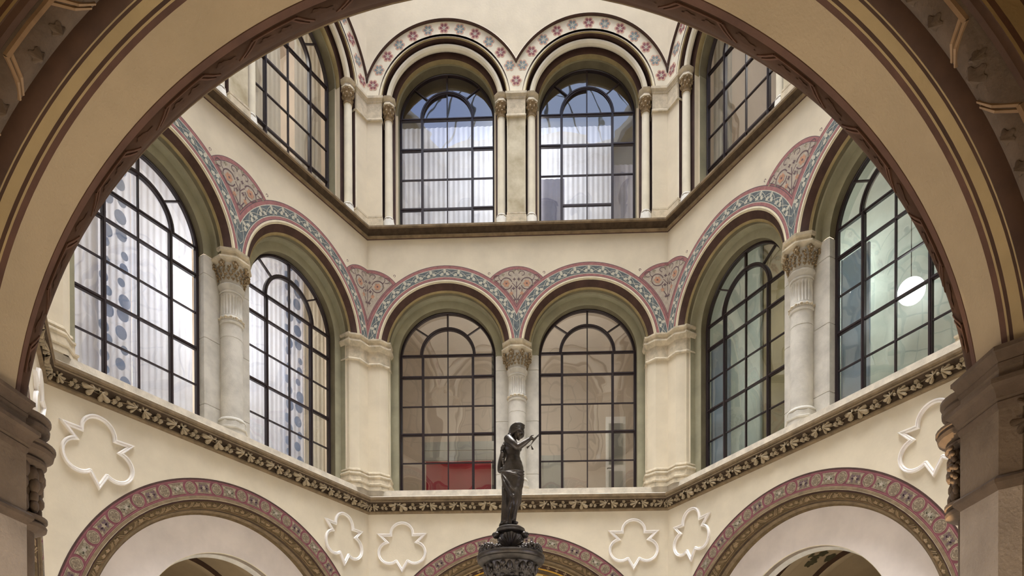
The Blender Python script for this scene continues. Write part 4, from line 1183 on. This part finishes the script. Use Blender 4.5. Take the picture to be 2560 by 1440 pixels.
for k in range(12):
    a = 2 * pi * k / 12
    mb.ball((.31 * cos(a), .31 * sin(a), zb - .135), .05, BRONZE, 8, 6, (.8, .8, 1.2))
    mb.ball((.335 * cos(a + .26), .335 * sin(a + .26), zb - .115), .032, BRONZE, 8, 6)
    mb.ball((.24 * cos(a + .1), .24 * sin(a + .1), zb - .235), .03, BRONZE, 8, 6)
    mb.ball((.225 * cos(a + .3), .225 * sin(a + .3), zb - .31), .045, BRONZE, 8, 6, (1, 1, 1.2))
    for q in range(5): mb.ball((.30 * cos(a + .09 * (q - 2)), .30 * sin(a + .09 * (q - 2)), zb - .19 + .012 * abs(q - 2)), .018, BRONZE, 6, 4, (1, 1, 1.6))
mb.build('leaf_frieze', fo, 60)
mb = MB(); mb.lathe([(.22, zb - .25), (.24, zb - .29), (.20, zb - .36), (.12, zb - .50), (.10, zb - .8), (.14, zb - .95), (.18, zb - 1.3), (.13, zb - 1.6), (.12, zb - 2.4), (.25, zb - 2.7), (.3, zb - 3.2), (.55, zb - 3.3), (.6, .5), (1.2, .45), (1.25, .0)], BRONZE, 40)
mb.build('stem', fo, 40)
mb = MB(); rnd = random.Random(9)
for s in (-1, 1):
    for k in range(230):
        t = rnd.random(); a = -pi / 2 + s * (.42 + 1.25 * t); th = .045 * (.5 + sin(pi * min(1, t * 1.1)) * .7)
        mb.ball((.365 * cos(a) + rnd.uniform(-.03, .03), .365 * sin(a) + rnd.uniform(-.03, .03), zb + .045 + rnd.uniform(0, th) * 1.7), rnd.uniform(.014, .026), BRONZE, 6, 4)
g = mb.build('fruit_garland', fo, 60); g['kind'] = 'stuff'
mb = MB()
zt = Zf(1328)
mb.lathe([(.19, zb + .0), (.20, zb + .10), (.17, zb + .16), (.15, zb + .22), (.17, zt - .12), (.18, zt - .08), (.16, zt - .05)], BRONZE, 32)
mb.build('pedestal', fo, 40)
# scallop shell on the front
mb = MB(); c = Vector((0, -.215, zb + .10))
def shp(a, r):
    k = 1 + .06 * abs(sin(a * 5.5)); R_ = .155 * k * r
    return (c.x + R_ * cos(a), c.y - .035 * sin(pi * r * .8) - .012 * cos(a * 22) * r + .03 * (1 - r), c.z + R_ * sin(a) * 1.15)
mb.grid([[shp(-.25 + (pi + .5) * i / 66, r) for i in range(67)] for r in (.02, .3, .55, .8, 1.0)], BRONZE)
mb.grid([[shp(-.25 + (pi + .5) * i / 66, 1.0) for i in range(67)], [(p[0], p[1] + .05, p[2]) for p in [shp(-.25 + (pi + .5) * i / 66, 1.0) for i in range(67)]]], BRONZE)
mb.build('scallop_shell', fo, 60)
for s in (-1, 1):
    for zc_, rx, rr in ((zt - .075, .185, .038), (zt - .065, .165, .05), (zb + .15, .20, .03), (zb + .11, .205, .035)):
        mb = MB(); mb.ball((s * rx, -.06, zc_), rr, BRONZE, 10, 8, (1.1, 1.3, .9)); mb.build('boss', fo, 60)
    mb = MB()
    pts = [(s * (.19 + .035 * cos(t) * (1 - t / 9)), -.07, zt - .07 + .035 * sin(t) * (1 - t / 9)) for t in [i * .5 for i in range(15)]]
    mb.tube(pts, .014, BRONZE, 6)
    sc_ = mb.build('scroll', fo, 60); pass

# ------------------------------------------------------------------ statue
ST = empty('statue', Matrix.Translation((FX, FY, zt))); tag(ST, 'dark bronze statue of a half-draped standing woman looking down at a fish in her hand', 'statue')
mb = MB(); mb.lathe([(.0, .03), (.165, .03), (.18, .02), (.182, -.002), (.19, -.008), (.195, -.03), (.17, -.04), (.12, -.045)], BRONZE, 40)
mb.lathe([(.0, .055), (.11, .055), (.15, .045), (.165, .028)], BRONZE, 40, -.005, 0); mb.build('plinth', ST, 40)
def sx(px): return (px - 1277.0) / 196.15
def sz(py): return Zf(py) - zt
class Blob:
    def __init__(s): s.bm = bmesh.new()
    def ell(s, c, r, rot=None):
        M_ = Matrix.Translation(c) @ (rot or Matrix.Identity(4)) @ Matrix.Diagonal((r[0], r[1], r[2], 1))
        bmesh.ops.create_icosphere(s.bm, subdivisions=3, radius=1, matrix=M_)
    def limb(s, pts, radii, n=14, sub=8):
        """tapered limb through points; radii (rx) per point"""
        P = [Vector(p) for p in pts]; rings = []
        L = len(P)
        def cat(i, t, arr):
            a, b, c_, d = arr[max(i - 1, 0)], arr[i], arr[i + 1], arr[min(i + 2, L - 1)]
            return .5 * ((2 * b) + (c_ - a) * t + (2 * a - 5 * b + 4 * c_ - d) * t * t + (3 * b - a - 3 * c_ + d) * t ** 3)
        seq = []
        for i in range(L - 1):
            for k in range(sub): seq.append((cat(i, k / sub, P), radii[i] + (radii[i + 1] - radii[i]) * k / sub))
        seq.append((P[-1], radii[-1]))
        prev = None
        for i, (p, r) in enumerate(seq):
            d = (seq[min(i + 1, len(seq) - 1)][0] - seq[max(i - 1, 0)][0]).normalized()
            ax = Vector((0, 1, 0)); a = d.cross(ax)
            if a.length < .1: a = d.cross(Vector((1, 0, 0)))
            a.normalize(); b = d.cross(a).normalized()
            rings.append([s.bm.verts.new(p + a * r * cos(2 * pi * j / n) + b * r * sin(2 * pi * j / n)) for j in range(n)])
        for q, w_ in zip(rings, rings[1:]):
            for j in range(n): s.bm.faces.new((q[j], q[(j + 1) % n], w_[(j + 1) % n], w_[j]))
        s.bm.faces.new(rings[0][::-1]); s.bm.faces.new(rings[-1])
        s.ell(seq[0][0], (seq[0][1],) * 3); s.ell(seq[-1][0], (seq[-1][1],) * 3)
    def stack(s, secs, n=40, fold=None):
        """horizontal elliptical sections (z, cx, cy, rx, ry)"""
        rings = []
        for (z, cx, cy, rx, ry) in secs:
            row = []
            for j in range(n):
                a = 2 * pi * j / n; k = fold(z, a) if fold else 1.0
                row.append(s.bm.verts.new((cx + rx * k * cos(a), cy + ry * k * sin(a), z)))
            rings.append(row)
        for q, w_ in zip(rings, rings[1:]):
            for j in range(n): s.bm.faces.new((q[j], q[(j + 1) % n], w_[(j + 1) % n], w_[j]))
        s.bm.faces.new(rings[0][::-1]); s.bm.faces.new(rings[-1])
    def build(s, name, parent, voxel=.006, smooth=4):
        bmesh.ops.recalc_face_normals(s.bm, faces=s.bm.faces)
        me = bpy.data.meshes.new(name); s.bm.to_mesh(me); s.bm.free()
        o = bpy.data.objects.new(name, me); C.objects.link(o)
        r = o.modifiers.new('r', 'REMESH'); r.mode = 'VOXEL'; r.voxel_size = voxel; r.use_smooth_shade = True
        sm = o.modifiers.new('s', 'SMOOTH'); sm.iterations = smooth; sm.factor = .5
        dg = bpy.context.evaluated_depsgraph_get(); me2 = bpy.data.meshes.new_from_object(o.evaluated_get(dg))
        o.modifiers.clear(); o.data = me2; bpy.data.meshes.remove(me)
        me2.materials.clear(); me2.materials.append(BRONZE)
        for p in me2.polygons: p.use_smooth = True; p.material_index = 0
        o.parent = parent; return o
def interp(tab, n):
    """resample a table of tuples keyed by first value with smooth interpolation"""
    out = []
    for i in range(n):
        z = tab[0][0] + (tab[-1][0] - tab[0][0]) * i / (n - 1)
        for a, b in zip(tab, tab[1:]):
            lo, hi = min(a[0], b[0]), max(a[0], b[0])
            if lo - 1e-9 <= z <= hi + 1e-9:
                t = (z - a[0]) / (b[0] - a[0]); t = t * t * (3 - 2 * t)
                out.append((z,) + tuple(a[k] + (b[k] - a[k]) * t for k in range(1, len(a)))); break
    return out
b = Blob()
# torso: sections from hips to shoulders (screen outline gives x, depth is guessed from anatomy)
T = [(1196, 1255, 1309, .105), (1182, 1255.5, 1310, .112), (1170, 1258, 1309, .108), (1158, 1261, 1306, .098), (1148, 1265, 1302, .086), (1140, 1266, 1300, .078), (1130, 1263, 1301, .080), (1120, 1258, 1301, .085), (1112, 1257, 1298, .088), (1104, 1261, 1293, .085), (1098, 1267, 1290, .065), (1093, 1273, 1290, .045)]
T = [(sz(y), sx((a + c) / 2), 0.0, (c - a) / 2 / 196.15, dy) for y, a, c, dy in T]
b.stack(interp(T, 40), 40)
b.ell((sx(1286), -.03, sz(1172)), (.085, .075, .075))                      # belly
b.ell((sx(1264), .035, sz(1184)), (.055, .08, .07))                       # seat
b.ell((sx(1293), -.042, sz(1119)), (.042, .036, .036)); b.ell((sx(1297), .045, sz(1119)), (.040, .036, .036))   # breasts
b.limb([(sx(1281), 0, sz(1103)), (sx(1287), 0, sz(1093)), (sx(1291), 0, sz(1086))], [.040, .034, .034])      # neck
# head, tilted down to the right
hr = Matrix.Rotation(radians(28), 4, 'Y')
b.ell((sx(1296), 0, sz(1078)), (.078, .064, .080), hr)
fr_ = Matrix.Rotation(radians(33), 4, 'Y')
b.ell((sx(1300.5), 0, sz(1085)), (.046, .046, .074), fr_)
b.ell((sx(1297.5), 0, sz(1097.5)), (.022, .022, .018))                     # chin
b.limb([(sx(1309), 0, sz(1085)), (sx(1309), 0, sz(1089.5)), (sx(1307), 0, sz(1092.5))], [.008, .011, .010], 8, 4)   # nose
b.ell((sx(1303.5), 0, sz(1095)), (.011, .018, .007), fr_)                  # lips
for q_ in (-.02, .02): b.ell((sx(1309.5), q_, sz(1083.5)), (.012, .017, .009), fr_); b.ell((sx(1305.5), q_ * 1.4, sz(1090)), (.014, .015, .018), fr_)   # brows, cheeks
b.ell((sx(1294), -.064, sz(1083)), (.012, .010, .020), hr)                 # ear
# near arm with the fish
b.limb([(sx(1273), -.085, sz(1104)), (sx(1283), -.125, sz(1117)), (sx(1293), -.13, sz(1127)), (sx(1298), -.13, sz(1127)), (sx(1311), -.13, sz(1119)), (sx(1325), -.13, sz(1109.5))], [.052, .046, .042, .042, .036, .023])
b.ell((sx(1271.5), -.075, sz(1103)), (.055, .05, .05))
b.ell((sx(1328.5), -.13, sz(1108)), (.032, .026, .020), Matrix.Rotation(radians(-12), 4, 'Y'))   # palm
for k, (dy, ln) in enumerate(((-.024, .040), (-.008, .046), (.008, .044), (.022, .036))):
    b.limb([(sx(1331), -.13 + dy, sz(1108.5)), (sx(1331) + ln * .6, -.13 + dy, sz(1110.5)), (sx(1331) + ln, -.13 + dy, sz(1107.5))], [.009, .008, .0065], 8, 4)
b.limb([(sx(1327), -.152, sz(1107)), (sx(1330), -.16, sz(1103.5)), (sx(1334), -.155, sz(1102.5))], [.010, .009, .007], 8, 4)
# far arm, bent behind the back
b.limb([(sx(1266), .08, sz(1105)), (sx(1259), .12, sz(1122)), (sx(1251.5), .14, sz(1145)), (sx(1249.5), .135, sz(1164)), (sx(1256), .12, sz(1165)), (sx(1268), .10, sz(1160))], [.05, .044, .040, .036, .034, .03])
# legs and feet
b.limb([(sx(1286), -.03, sz(1180)), (sx(1288), -.05, sz(1240)), (sx(1284), -.03, sz(1302))], [.06, .05, .034]); b.limb([(sx(1268), .03, sz(1180)), (sx(1268), .02, sz(1240)), (sx(1266), -.03, sz(1303))], [.06, .05, .032])
b.limb([(sx(1283), -.03, sz(1300)), (sx(1286), -.05, sz(1309)), (sx(1293), -.10, sz(1313))], [.036, .030, .018])
b.limb([(sx(1266), -.03, sz(1302)), (sx(1266), -.06, sz(1310)), (sx(1268), -.11, sz(1314))], [.034, .028, .018])
b.build('body', ST, .005, 2)
# hair: braided mass and the long lock down her back
b = Blob()
b.ell((sx(1292), 0, sz(1073.5)), (.086, .078, .070), hr)
b.ell((sx(1282), 0, sz(1079)), (.050, .060, .050)); b.ell((sx(1276), 0, sz(1087)), (.034, .050, .034))
for k in range(5):
    y_ = 1064 + 4.2 * k
    b.limb([(sx(1311 - 1.2 * k), -.035 - .006 * k, sz(y_ + 3)), (sx(1302), -.066 - .004 * k, sz(y_ + 1)), (sx(1291), -.078, sz(y_ + 1.5)), (sx(1281), -.062, sz(y_ + 6)), (sx(1276), -.03, sz(y_ + 10 - k))], [.012, .015, .015, .014, .010], 8, 6)
for k in range(7):
    b.ell((sx(1309 - 5 * k), -.01, sz(1065.5 + abs(k - 2.5) * 1.5 + max(0, k - 4) * 2)), (.020, .05, .014))
for k in range(16):
    t = k / 15; x = sx(1277 - 21 * min(1, t * 2.0) + 8 * max(0, t - .55)); z = sz(1092 + 66 * t)
    b.ell((x, -.03 + .02 * sin(k * 1.7), z), (.030 - .010 * t, .042 - .02 * t, .026))
b.build('hair', ST, .006, 1)
# drapery
S = [(1184, 1253.5, 1310.5, .122), (1190, 1253.5, 1311, .130), (1200, 1254.5, 1310, .132), (1213, 1255, 1308, .13), (1226, 1256.5, 1305, .128), (1245, 1257.5, 1304, .122), (1258, 1257.5, 1302, .118), (1270, 1256.5, 1296, .112), (1284, 1254.5, 1288.5, .108), (1298, 1253.5, 1285, .10), (1308, 1251, 1286, .105), (1314, 1247, 1286, .11)]
S = [(sz(y), sx((a + c) / 2), 0.0, (c - a) / 2 / 196.15, dy) for y, a, c, dy in S]
zlo, zhi = S[-1][0], S[0][0]
def fold(z, a):
    t = (zhi - z) / (zhi - zlo)
    sw = sin(a * 5 + 9 * t - 1.0) * max(0, 1 - 2 * t)
    v = .045 * t * sin(a * 11 + 2.2 * sin(t * 4)) + .03 * t * sin(a * 7 + 1) + .022 * sw * (1 - t)
    return 1 + v
b = Blob(); b.stack(interp(S, 70), 120, fold)
def sweep(pts, r): b.limb(pts, r, 8, 8)
fr = -.118
sweep([(sx(1254), -.03, sz(1180)), (sx(1264), -.095, sz(1186)), (sx(1280), -.125, sz(1192)), (sx(1296), -.115, sz(1197)), (sx(1309), -.04, sz(1203))], [.012, .012, .013, .012, .012])
sweep([(sx(1256), -.05, sz(1184)), (sx(1266), -.10, sz(1194)), (sx(1284), -.125, sz(1199)), (sx(1300), -.10, sz(1203))], [.010, .010, .010, .008])
sweep([(sx(1310), -.05, sz(1183)), (sx(1296), -.11, sz(1184)), (sx(1280), -.12, sz(1186))], [.010, .010, .006])
sweep([(sx(1310), -.05, sz(1190)), (sx(1296), -.115, sz(1191)), (sx(1278), -.12, sz(1191))], [.010, .010, .006])
sweep([(sx(1256), -.07, sz(1196)), (sx(1263), -.11, sz(1215)), (sx(1272), -.125, sz(1232)), (sx(1284), -.13, sz(1248)), (sx(1291), -.12, sz(1240)), (sx(1298), -.09, sz(1226))], [.012, .013, .013, .012, .011, .008])
sweep([(sx(1258), -.08, sz(1192)), (sx(1267), -.12, sz(1208)), (sx(1278), -.13, sz(1224)), (sx(1290), -.12, sz(1236))], [.009, .009, .009, .007])
for x0, x1, yy in ((1257, 1256, 1222), (1261, 1259, 1228), (1266, 1264, 1236), (1272, 1269, 1262), (1291, 1283, 1250)):
    sweep([(sx(x0), -.10, sz(yy)), (sx((x0 + x1) / 2 + 1), -.115, sz((yy + 1306) / 2)), (sx(x1), -.10, sz(1306))], [.008, .011, .014])
b.ell((sx(1290), -.10, sz(1247)), (.045, .035, .13))
b.build('drapery', ST, .0065, 1)
# fish
fs = empty('fish', Matrix.Translation((FX + sx(1334), FY - .13, zt + sz(1105)))); fs.scale = (1.35, 1.35, 1.35); tag(fs, 'small bronze fish held in the statue\'s raised hand', 'fish')
mb = MB(); rows = []
for t, r in ((0, .004), (.1, .018), (.3, .027), (.5, .024), (.75, .012), (.9, .007)):
    x = .045 - .075 * t; z = .025 - .105 * t
    rows.append([(x + r * cos(a) * .8, r * .6 * sin(a), z + r * cos(a) * .6) for a in [2 * pi * k / 12 for k in range(12)]])
mb.grid(rows, BRONZE, close=True); mb.face(rows[0], BRONZE); mb.build('fish_body', fs, 60)
mb = MB()
for a in (-2.5, -1.2):
    mb.face([(-.024, -.003, -.068), (-.024 + .045 * cos(a - .2), -.003, -.07 + .045 * sin(a - .2)), (-.024 + .05 * cos(a + .2), -.003, -.07 + .05 * sin(a + .2))], BRONZE)
    mb.face([(-.024, .003, -.068), (-.024 + .045 * cos(a - .2), .003, -.07 + .045 * sin(a - .2)), (-.024 + .05 * cos(a + .2), .003, -.07 + .05 * sin(a + .2))], BRONZE)
mb.build('tail_fin', fs); mb = MB()
mb.face([(.03, 0, .0), (.062, 0, .01), (.035, 0, .012)], BRONZE); mb.build('fin', fs)
